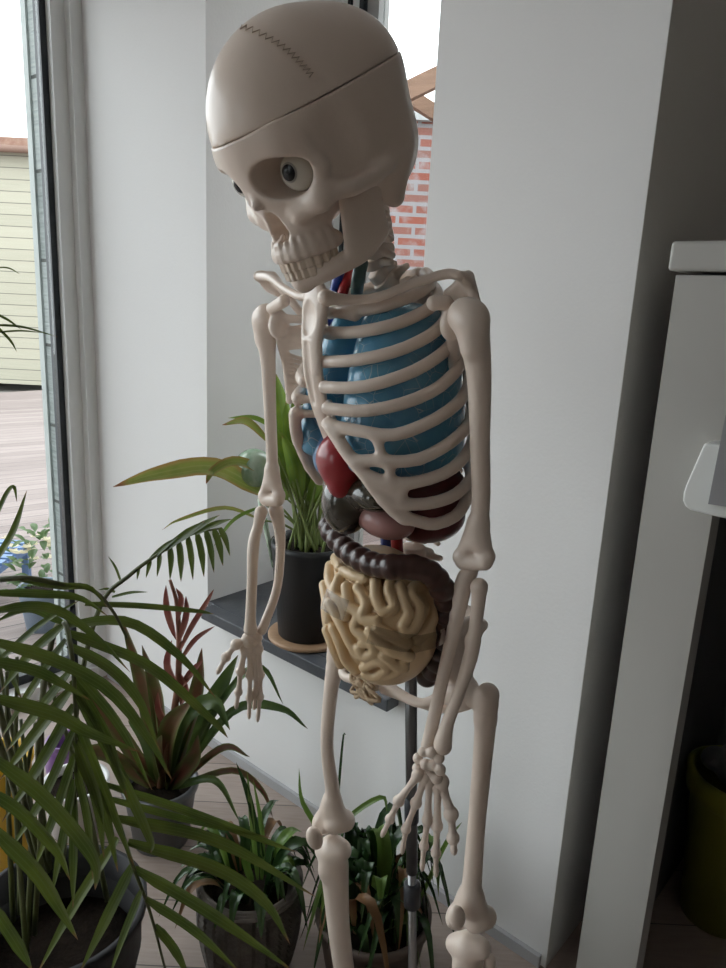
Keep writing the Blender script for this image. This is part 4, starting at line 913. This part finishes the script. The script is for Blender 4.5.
# ---- palm
pc = PZ(58, 905, .30); pc[2] = 0
palm = thing('potted_palm', pc, 'large green palm with arching leaflets in a big dark pot at left foreground', 'potted plant')
pot('pot', palm, pc, .165, .125, .30, mat('pot_charcoal', (.02, .02, .023), .55, (.03, .03, .033), 8, .6, spec=.3), soil=.62)
FRONDS = [
 # rachis, then leaflets: pixel path, depth at base and tip, width
 ([(50, 868, 1.27), (38, 760, 1.18), (50, 650, 1.08), (63, 622, 1.04), (71, 650, 1.0), (75, 700, .985), (76, 770, .98), (74, 835, .98)],
  [([(75, 690), (112, 755), (149, 835), (151, 853)], .985, .97, .019), ([(75, 715), (105, 790), (134, 866)], .985, .96, .018), ([(76, 740), (97, 800), (104, 858)], .98, .95, .016), ([(76, 765), (88, 820), (93, 880)], .98, .95, .014),
   ([(72, 688), (35, 735), (0, 780)], .985, .96, .019), ([(74, 705), (40, 765), (2, 822)], .985, .95, .018), ([(74, 730), (45, 795), (10, 850)], .98, .95, .018), ([(75, 755), (55, 815), (33, 872)], .98, .95, .017), ([(75, 780), (62, 845), (52, 895)], .98, .95, .016), ([(75, 795), (74, 855), (73, 908)], .98, .95, .016),
   ([(66, 632), (100, 645), (152, 668), (212, 720), (228, 738)], 1.03, 1.0, .016), ([(64, 625), (128, 622), (180, 656), (216, 698)], 1.03, 1.02, .015), ([(68, 645), (110, 668), (140, 702), (160, 752)], 1.02, .98, .016),
   ([(63, 626), (30, 655), (0, 692)], 1.03, 1.0, .018), ([(70, 672), (38, 712), (6, 752)], 1.0, .98, .018), ([(72, 680), (105, 735), (128, 800)], .99, .97, .017), ([(76, 752), (104, 812), (118, 872)], .98, .95, .015), ([(66, 640), (32, 690), (0, 740)], 1.02, 1.0, .018), ([(62, 622), (30, 608), (-5, 622)], 1.03, 1.0, .014), ([(70, 665), (120, 725), (152, 790)], 1.0, .97, .017)]),
 ([(40, 872, 1.24), (5, 760, 1.1), (-30, 650, 1.0), (-20, 590, .96), (20, 578, .95), (60, 584, .96), (92, 590, .97), (112, 610, .97), (127, 638, .97)],
  [([(20, 579), (60, 586), (90, 588), (108, 608)], .95, .97, .010), ([(-5, 593), (40, 594), (80, 598), (108, 616)], .95, .97, .012), ([(85, 604), (140, 606), (195, 611), (214, 614)], .97, .99, .009),
   ([(-10, 640), (55, 660), (110, 690), (150, 740), (172, 780)], .9, .9, .017), ([(-10, 612), (30, 606), (62, 612), (100, 640), (130, 672)], .93, .95, .013), ([(0, 660), (40, 625), (80, 600)], .95, .97, .012)]),
 ([(60, 870, 1.25), (70, 800, 1.12), (90, 770, 1.03), (110, 800, 1.0), (133, 866, .985), (150, 912, .98), (166, 972, .97)],
  [([(104, 784), (190, 812), (258, 838), (296, 852)], 1.0, 1.08, .013), ([(108, 798), (190, 820), (272, 838)], 1.0, 1.06, .012), ([(116, 818), (220, 842), (316, 897)], .99, 1.05, .018), ([(128, 842), (215, 868), (265, 902), (290, 944)], .99, 1.0, .019),
   ([(135, 868), (210, 912), (295, 972)], .985, .98, .020), ([(146, 898), (195, 930), (240, 972)], .98, .97, .018), ([(133, 864), (108, 915), (80, 972)], .985, .95, .017), ([(142, 890), (126, 930), (110, 975)], .98, .95, .015), ([(118, 838), (75, 905), (38, 972)], .99, .95, .017), ([(155, 925), (175, 950), (190, 980)], .98, .96, .014)]),
 ([(45, 880, 1.24), (-10, 820, 1.05), (-40, 740, .9), (-30, 690, .84), (-8, 700, .82)],
  [([(-8, 697), (55, 714), (91, 733), (140, 752)], .82, .84, .017), ([(-10, 755), (41, 794), (83, 841), (97, 868), (95, 890)], .82, .84, .019), ([(-10, 825), (36, 871), (58, 905), (78, 940)], .80, .82, .020), ([(-10, 902), (17, 943), (32, 970)], .80, .81, .016), ([(-10, 660), (40, 672), (90, 700)], .84, .86, .014), ([(-10, 790), (25, 815), (58, 852), (70, 880)], .83, .84, .018)]),
 ([(62, 868, 1.27), (78, 700, 1.3), (100, 607, 1.32), (130, 575, 1.33), (160, 553, 1.34), (190, 535, 1.35), (222, 528, 1.36)],
  [([(x, y), ((x+ex)/2+1, (y+ey)/2-2), (ex, ey)], 1.34, 1.33, w) for x, y, ex, ey, w in
   ((138, 567, 137, 580, .008), (150, 559, 146, 578, .010), (160, 553, 157, 577, .011), (170, 547, 170, 580, .012), (179, 541, 181, 582, .013), (188, 536, 193, 580, .013), (197, 533, 204, 577, .013), (206, 530, 214, 573, .013), (214, 529, 223, 566, .013), (220, 528, 230, 556, .012),
    (150, 560, 178, 537, .012), (165, 550, 205, 521, .014), (178, 542, 220, 515, .014), (195, 534, 232, 519, .013), (115, 592, 98, 590, .006), (122, 584, 108, 556, .006), (112, 597, 148, 592, .006))]),
 ([(48, 872, 1.26), (10, 720, 1.28), (-10, 600, 1.3), (-5, 560, 1.3)],
  [([(-5, 562), (14, 530), (27, 490)], 1.3, 1.3, .014), ([(-5, 520), (6, 495), (14, 487), (17, 502)], 1.3, 1.3, .010), ([(-8, 640), (5, 660), (22, 700)], 1.28, 1.2, .016)]),
 ([(44, 875, 1.24), (-25, 600, .9), (-30, 340, .8), (-8, 318, .8)],
  [([(-8, 312), (8, 320), (22, 330)], .8, .8, .003), ([(-8, 333), (20, 331), (44, 333)], .8, .8, .003), ([(-8, 322), (10, 340), (17, 352)], .8, .8, .003), ([(-8, 325), (22, 327), (58, 337)], .8, .8, .003), ([(-8, 268), (8, 268), (20, 274)], .8, .8, .002)]),
]
for rach, lf in FRONDS:
    rp = [P(*q) for q in rach]
    mb = MB(); mb.tube(spline(rp, 40), np.linspace(.006, .0018, 40), 8); st_ = len(mb.f)
    for path, y0, y1, w in lf:
        n = len(path); mb.leaf([P(x, y, y0+(y1-y0)*i/(n-1)) for i, (x, y) in enumerate(path)], w, up=V3(-.2, -.75, .6)+rng.normal(0, .18, 3), fold=.25, n=14, prof='strap' if w > .012 else 'lance', mi=1)
    mb.build('frond', [PALMS, PALM], palm)
for i in range(6):
    a = rng.uniform(0, 2*pi); rr = rng.uniform(.02, .1); b = pc+V3(rr*cos(a), rr*sin(a), .255); tpx = (rng.uniform(5, 45), rng.uniform(640, 740), rng.uniform(1.12, 1.28))
    t = P(*tpx); mb = MB(); mb.tube(spline([b, (b+t)/2+V3(rng.normal(0, .02), rng.normal(0, .02), 0), t], 12), np.linspace(.006, .0035, 12), 8); mb.build('cane', PALMS, palm)

# ---- bromeliad on the floor
bc = PZ(158, 856, 0); bc = V3(bc[0]-.01, bc[1]+.07, 0)
brm = thing('bromeliad', bc, 'bromeliad with reddish strap leaves and red flower stalk in a grey pot under the window', 'potted plant')
pot('pot', brm, bc, .098, .075, .185, mat('pot_grey', (.10, .105, .11), .45, (.13, .135, .14), 6, .6))
BRA = leafmat('bromeliad_leaf', (.075, .075, .022), (.17, .06, .04), (.25, .12, .06), .95, .35, trans=.2, edge=(.11, .14, .04))
BRG = leafmat('bromeliad_green', (.06, .11, .03), (.10, .15, .04), (.25, .14, .07), .95, .35, trans=.25)
BRR = leafmat('bract_red', (.20, .045, .04), (.26, .10, .07), (.22, .08, .06), .95, .4, trans=.25)
Yb = bc[1]
for i, (path, w, m, dy) in enumerate([
  ([(160, 775), (147, 700), (122, 618)], .040, BRA, .05), ([(166, 770), (158, 700), (142, 645)], .036, BRA, .02), ([(178, 770), (196, 700), (202, 648)], .038, BRA, .04), ([(182, 770), (212, 705), (238, 655)], .040, BRG, .03),
  ([(186, 772), (232, 712), (280, 708), (308, 729)], .022, BRG, -.02), ([(184, 772), (230, 690), (262, 668), (283, 704)], .018, BRG, .0), ([(152, 775), (115, 725), (80, 690)], .038, BRA, .03), ([(150, 778), (105, 752), (72, 758)], .034, BRA, -.03),
  ([(190, 775), (222, 748), (250, 757)], .018, BRA, -.05), ([(192, 780), (232, 770), (262, 790), (273, 818)], .016, BRA, -.06), ([(190, 778), (215, 780), (240, 822)], .018, BRG, -.08), ([(165, 778), (170, 730), (192, 700)], .046, BRA, -.05),
  ([(172, 776), (185, 722), (214, 702), (230, 730)], .036, BRG, -.06), ([(158, 778), (146, 740), (128, 720)], .034, BRG, -.05), ([(170, 780), (160, 755), (162, 735)], .04, BRA, -.07), ([(178, 780), (192, 760), (198, 735)], .034, BRA, -.06)]):
    pts = [P(x, y, Yb+dy*j/(len(path)-1)) for j, (x, y) in enumerate(path)]; pts[0] = bc*V3(1, 1, 0)+(pts[0]-bc)*V3(.45, .45, 0)+UZ*.165
    mb = MB(); mb.leaf(pts, w*(1.3 if w > .03 else 1.1), fold=.3, n=16, prof='strap', up=V3(-.2, -.8, .5)+rng.normal(0, .2, 3)); mb.build('leaf', m, brm)
mb = MB(); stp = [bc+UZ*.16, P(176, 700, Yb), P(179, 650, Yb), P(177, 605, Yb), P(170, 580, Yb)]
mb.tube(spline(stp, 16), np.linspace(.011, .004, 16), 10); mb.build('flower_stalk', mat('stalk_brown_red', (.2, .08, .05), .5, (.28, .13, .08), 18), brm)
for path, w in (([(178, 645), (187, 615), (186, 596)], .020), ([(178, 655), (190, 630), (206, 604), (214, 589)], .016), ([(178, 665), (195, 640), (215, 626)], .014), ([(179, 690), (192, 672), (203, 660)], .020), ([(176, 640), (168, 610), (166, 585)], .022), ([(177, 685), (168, 665), (172, 640)], .024), ([(180, 705), (186, 690), (180, 672)], .026), ([(176, 625), (182, 600), (176, 588)], .018), ([(172, 730), (160, 712), (158, 692)], .024)):
    mb = MB(); mb.leaf([P(x, y, Yb-.012) for x, y in path], w, fold=.35, n=10, prof='oval', up=V3(-.3, -.8, .3)); mb.build('bract', BRR, brm)

# ---- peace lily on the sill
lc = PZ(308, 628, .545); lc[2] = SILLZ+.014
lil = thing('peace_lily', lc, 'leafy green peace lily in a black pot standing on the slate windowsill', 'potted plant')
pot('pot', lil, lc, .112, .088, .285, mat('pot_black', (.016, .017, .019), .5, (.022, .023, .025), 6, .6), lip=.002, soil=.9)
co = thing('wooden_coaster', V3(lc[0], lc[1], SILLZ), 'round tan wooden coaster under the black pot on the sill', 'coaster')
mb = MB(); mb.lathe(V3(lc[0], lc[1], SILLZ), [(.108, .0005), (.118, .003), (.118, .011), (.114, .0135), (.09, .0135)], 48); mb.build('disc', mat('coaster_wood', (.42, .27, .16), .5, (.32, .19, .11), 14, .6, .1, 40, stretch=(1, 7, 1)), co)
LLF = leafmat('lily_leaf', (.14, .24, .03), (.24, .34, .05), (.30, .16, .06), .95, .35, vein=(.16, .27, .07), trans=.35)
LLY = leafmat('lily_yellowing', (.30, .31, .07), (.19, .26, .05), (.28, .12, .05), .88, .4, vein=(.32, .34, .12), trans=.35, edge=(.34, .22, .07))
LST = mat('lily_stem', (.24, .30, .09), .5, (.16, .22, .06), 20, .6)
Yl = lc[1]
def lleaf(path, dy, w, m, stem=True, prof='oval'):
    pts = [P(x, y, Yl+dy*j/(len(path)-1)) for j, (x, y) in enumerate(path)]
    mb = MB()
    if stem:
        b = lc+V3(rng.uniform(-.04, .04), rng.uniform(-.04, .04), .255); s_ = [b, (b*.45+pts[0]*.55)+UZ*.02, pts[0]]
        mb.tube(spline(s_, 12), np.linspace(.0042, .0026, 12), 8, mi=1)
    mb.leaf(pts, w, fold=.25, n=16, prof=prof, up=V3(-.2, -.8, .5)+rng.normal(0, .22, 3)); mb.build('leaf', [m, LST], lil)
lleaf([(262, 492), (215, 468), (160, 474), (113, 487)], -.22, .056, LLY, prof='strap'); lleaf([(282, 480), (240, 462), (215, 470), (206, 484)], -.12, .034, LLY); lleaf([(265, 505), (235, 520), (214, 546)], -.16, .022, LLF)
lleaf([(272, 445), (248, 422), (222, 425)], -.1, .022, LLY); lleaf([(278, 430), (255, 418), (228, 418)], -.05, .014, LLF); lleaf([(286, 478), (284, 420), (276, 374)], .04, .060, LLF); lleaf([(296, 470), (300, 420), (294, 382)], .02, .055, LLF)
lleaf([(292, 485), (286, 450), (270, 425)], -.06, .05, LLF); lleaf([(304, 490), (312, 440), (306, 395)], -.05, .06, LLF); lleaf([(312, 495), (325, 455), (338, 420)], .03, .06, LLF); lleaf([(300, 500), (295, 465), (282, 436)], -.09, .05, LLF)
lleaf([(262, 520), (225, 508), (180, 520), (162, 530)], -.2, .014, LLY); lleaf([(318, 500), (340, 470), (365, 450)], .05, .055, LLF); lleaf([(308, 505), (318, 480), (322, 452)], -.1, .04, LLF); lleaf([(325, 500), (330, 460), (320, 425)], .05, .05, LLF); lleaf([(290, 490), (276, 470), (262, 462)], .02, .045, LLF)
for a_ in (((296, 492), (290, 440), (286, 402)), ((306, 492), (303, 452), (298, 425)), ((316, 495), (318, 460), (314, 430)), ((300, 495), (284, 465), (280, 448)), ((322, 498), (338, 468), (352, 450)), ((310, 500), (326, 490), (334, 478)), ((288, 500), (280, 488), (274, 492))): lleaf(list(a_), rng.uniform(-.06, .05), rng.uniform(.042, .056), LLF)
for i in range(22):
    a = rng.uniform(0, 2*pi); rr = rng.uniform(.01, .075); b = lc+V3(rr*cos(a), rr*sin(a), .25); t = P(rng.uniform(282, 335), rng.uniform(455, 490), Yl+rng.uniform(-.08, .08))
    mb = MB(); mb.tube(spline([b, (b+t)/2+V3(rng.normal(0, .006), 0, 0), t], 8), np.linspace(.0045, .003, 8), 7); mb.build('stem', LST, lil)
gq = P(254, 468, Yl+.02)
gb = thing('watering_globe', V3(gq[0]+.05, gq[1]-.02, lc[2]+.26), 'round pale green marbled globe nestled among the lily leaves', 'watering globe')
GLB = mat('globe_green', (.13, .26, .14), .18, (.48, .58, .46), 16, .25, coat=.6, stretch=(1, 1, .4))
f = sdf_for([gq], .08, .003); f.ell(gq, .056, k=0); mesh_obj('bulb', *f.mesh(), GLB, gb)
mb = MB(); b = V3(gq[0]+.065, gq[1]-.025, lc[2]+.2); mb.tube([gq+(b-gq)*.3, b], [.009, .006], 12); mb.build('spout', GLB, gb)

# ---- bushy plants by the legs
STRAP = leafmat('strap_dark', (.022, .055, .018), (.045, .09, .028), (.2, .11, .05), .96, .25, trans=.15)
STRL = leafmat('strap_light', (.10, .19, .03), (.15, .24, .05), (.25, .15, .06), .95, .3, trans=.3)
STRB = leafmat('strap_brown', (.16, .08, .03), (.22, .12, .05), (.22, .12, .05), .9, .5, trans=.15)
def strapleaf(mb, base, az, ln, hgt, droop, w, mi=0, n=12, prof='strap', tw=0.):
    d = V3(cos(az), sin(az), 0); sd = V3(-sin(az), cos(az), 0)*tw
    mb.leaf([base, base+d*ln*.3+UZ*hgt*.8, base+d*ln*.68+UZ*hgt+sd*.5, base+d*ln+UZ*(hgt-droop)+sd], w, fold=.22, n=n, prof=prof, mi=mi)
wc = PZ(262, 888, .2); wc = V3(wc[0]-.03, wc[1]+.02, 0)
bas = thing('basket_plant', wc, 'dark green plant in a grey woven basket on the floor left of the legs', 'potted plant')
WICK = mat('basket_weave', (.06, .05, .043), .8, (.18, .155, .135), 30, .6, .4, 80)
mb = MB(); nR, nA = 30, 96; v = []; 
for i in range(nR+1):
    for k in range(nA):
        t = 2*pi*k/nA; u = i/nR; rr = .098+.018*sin(pi*u*.8)+.0055*(1 if (i+(k//4)) % 2 else -1); v.append((wc[0]+rr*cos(t), wc[1]+rr*sin(t), .001+u*.21))
mb.add(v, [(i*nA+k, i*nA+(k+1) % nA, (i+1)*nA+(k+1) % nA, (i+1)*nA+k) for i in range(nR) for k in range(nA)])
mb.lathe(wc, [(.09, .0015), (.098, .0015), (.098, .004)], 48)
for k in range(3): mb.tube([(wc[0]+(.108+.004*k)*cos(t), wc[1]+(.108+.004*k)*sin(t), .212-.004*k) for t in np.linspace(0, 2*pi, 49)], .0055, 8, caps=False)
mb.lathe(wc, [(.106, .02), (.106, .208), (.100, .208), (.100, .18)], 48)
mb.build('basket', WICK, bas, False)
mb = MB(); mb.lathe(wc, [(.02, .165), (.098, .17), (.098, .178), (.05, .186), (.005, .19)], 32); mb.build('soil', SOIL, bas)
for i in range(42):
    a = rng.uniform(0, 2*pi); mb = MB(); mb_m = (STRL if i % 7 == 3 else STRAP) if i % 19 else STRB
    strapleaf(mb, wc+V3(.05*cos(a), .05*sin(a), .18), a+rng.normal(0, .3), rng.uniform(.08, .16)*(.7 if cos(a) > .3 else 1), rng.uniform(.04, .12), rng.uniform(.02, .10), rng.uniform(.018, .030), tw=rng.normal(0, .03)); mb.build('leaf', mb_m, bas)
for path, m, w in (([(258, 880), (252, 820), (247, 770)], STRL, .012), ([(262, 880), (262, 830), (253, 778)], STRL, .012), ([(266, 875), (250, 800), (236, 762)], STRAP, .014), ([(270, 880), (285, 850), (306, 842), (318, 860)], STRAP, .020), ([(252, 882), (246, 862), (243, 850)], STRL, .018)):
    mb = MB(); mb.leaf([P(x, y, wc[1]) for x, y in path], w, fold=.25, prof='strap', up=V3(-.2, -.75, .6)); mb.build('leaf', m, bas)
dc = PZ(372, 930, .2); dc = V3(dc[0]+.005, dc[1]+.085, 0)
bsh = thing('bushy_strap_plant', dc, 'bushy dark plant of curling strap leaves in a brown pot behind the shin bones', 'potted plant')
pot('pot', bsh, dc, .125, .10, .175, mat('pot_brown', (.14, .105, .085), .6, (.10, .075, .06), 9, .6), soil=.9)
for i in range(95):
    a = rng.uniform(0, 2*pi); q = rng.uniform(0, 1); r0 = .075*sqrt(q); mb = MB()
    az_ = a+rng.normal(0, .4); strapleaf(mb, dc+V3(r0*cos(a), r0*sin(a), .165), az_, rng.uniform(.06, .19)*(.8 if sin(az_) > -.2 else .42)*(.72 if cos(az_) < -.3 else 1), rng.uniform(.03, .17), rng.uniform(.05, .24), rng.uniform(.018, .034), tw=rng.normal(0, .05), n=11)
    mb.build('leaf', STRB if i % 17 == 0 else (STRL if i % 6 == 0 else STRAP), bsh)
for path, m, w, dy in (([(332, 842), (352, 815), (382, 797), (387, 812)], STRL, .012, .0), ([(330, 870), (318, 830), (302, 800), (299, 768)], STRL, .012, .03), ([(345, 830), (338, 810), (343, 740), (346, 735)], STRAP, .006, .05), ([(345, 900), (335, 870), (331, 845)], STRL, .022, -.02), ([(350, 905), (340, 880), (345, 850)], STRL, .02, -.02), ([(420, 900), (445, 845), (462, 822)], STRL, .010, .02)):
    mb = MB(); mb.leaf([P(x, y, dc[1]+dy) for x, y in path], w, fold=.25, prof='strap', up=V3(-.2, -.75, .6)); mb.build('leaf', m, bsh)

# ---- things behind the palm
q = PZ(95, 815, .12); q[2] = 0; q = q+V3(-.09, .10, 0)
wp = thing('white_planter', q, 'round white planter on the floor behind the palm leaflets', 'planter')
pot('pot', wp, q, .085, .07, .15, mat('planter_white', (.62, .62, .62), .4), soil=.85)
q2 = PZ(60, 780, .12); yq = P(4, 780, 1.5)
yp = thing('yellow_pot', V3(yq[0], yq[1], 0), 'bright yellow flower pot at the left edge behind the palm', 'pot')
pot('pot', yp, V3(yq[0], yq[1], 0), .062, .05, yq[2]+.07, mat('pot_yellow', (.70, .42, .01), .4), soil=.9)
pq = P(64, 748, 1.98)
pp = thing('purple_vase', V3(pq[0], pq[1], 0), 'tall purple marbled vase between the palm stems near the door', 'vase')
mb = MB(); hh = pq[2]+.03; mb.lathe(V3(pq[0], pq[1], 0), [(.04, .001), (.05, .03), (.056, hh*.5), (.05, hh-.02), (.053, hh), (.045, hh), (.042, hh-.05), (.04, .02)], 36); mb.build('body', mat('vase_purple', (.13, .04, .22), .35, (.34, .22, .42), 22, .5), pp)
dq = P(14, 850, 1.2)
# ---- seen through the door: blue slatted chair and flowering plant on the deck
bq = P(4, 556, 3.6)
ch = thing('garden_chair', V3(bq[0], bq[1], -.06), 'blue slatted garden chair on the deck outside the door', 'chair')
BLC = mat('chair_blue', (.12, .2, .36), .5)
zz = bq[2]
for k in range(6):
    mb = MB(); mb.box(V3(bq[0]-.30, bq[1]-.22+.075*k, zz), V3(.36, .0, 0), V3(0, .05, 0), V3(0, 0, .018)); mb.build('slat', BLC, ch, False)
for k in range(4):
    mb = MB(); mb.box(V3(bq[0]-.29+(k % 2)*.30, bq[1]-.2+(k//2)*.36, -.06), V3(.035, 0, 0), V3(0, .035, 0), V3(0, 0, zz+.055)); mb.build('leg', BLC, ch, False)
mb = MB(); mb.box(V3(bq[0]-.3, bq[1]-.2, zz-.03), V3(.03, 0, 0), V3(0, .42, 0), V3(0, 0, .03)); mb.box(V3(bq[0]+.03, bq[1]-.2, zz-.03), V3(.03, 0, 0), V3(0, .42, 0), V3(0, 0, .03)); mb.build('frame', BLC, ch, False)
fq = P(44, 590, 3.2); fq[2] = -.06
fl = thing('flowering_shrub', fq, 'pale flowering shrub in a pot on the deck just outside the door', 'shrub')
pot('pot', fl, fq, .11, .085, .2, mat('pot_bluegrey', (.22, .28, .36), .5), soil=.9)
OUT = leafmat('shrub_leaf', (.07, .13, .045), (.12, .19, .07), (.2, .25, .1), .97, .5, trans=.3); FLW = mat('petal_white', (.75, .68, .5), .6, trans=.3)
mb = MB(); zt_ = P(40, 532, 3.2)[2]
for i in range(80):
    a = rng.uniform(0, 2*pi); rr = .14*sqrt(rng.uniform(0, 1)); z = rng.uniform(.12, zt_+.02); b = fq*V3(1, 1, 0)+V3(rr*cos(a), rr*sin(a), z); d = unit(V3(cos(a), sin(a), rng.uniform(-.4, .7)))
    mb.leaf([b, b+d*.035+UZ*.01, b+d*.075], .032, n=6, prof='oval')
mb.build('foliage', OUT, fl)
mb = MB()
for i in range(14):
    a = rng.uniform(0, 2*pi); rr = .15*sqrt(rng.uniform(0, 1)); b = fq*V3(1, 1, 0)+V3(rr*cos(a), rr*sin(a), rng.uniform(zt_-.16, zt_+.03))
    for k in range(5): d = V3(cos(k*1.257), sin(k*1.257), .4); mb.leaf([b, b+d*.014, b+d*.028], .022, n=5, prof='oval')
mb.build('blossom', FLW, fl)
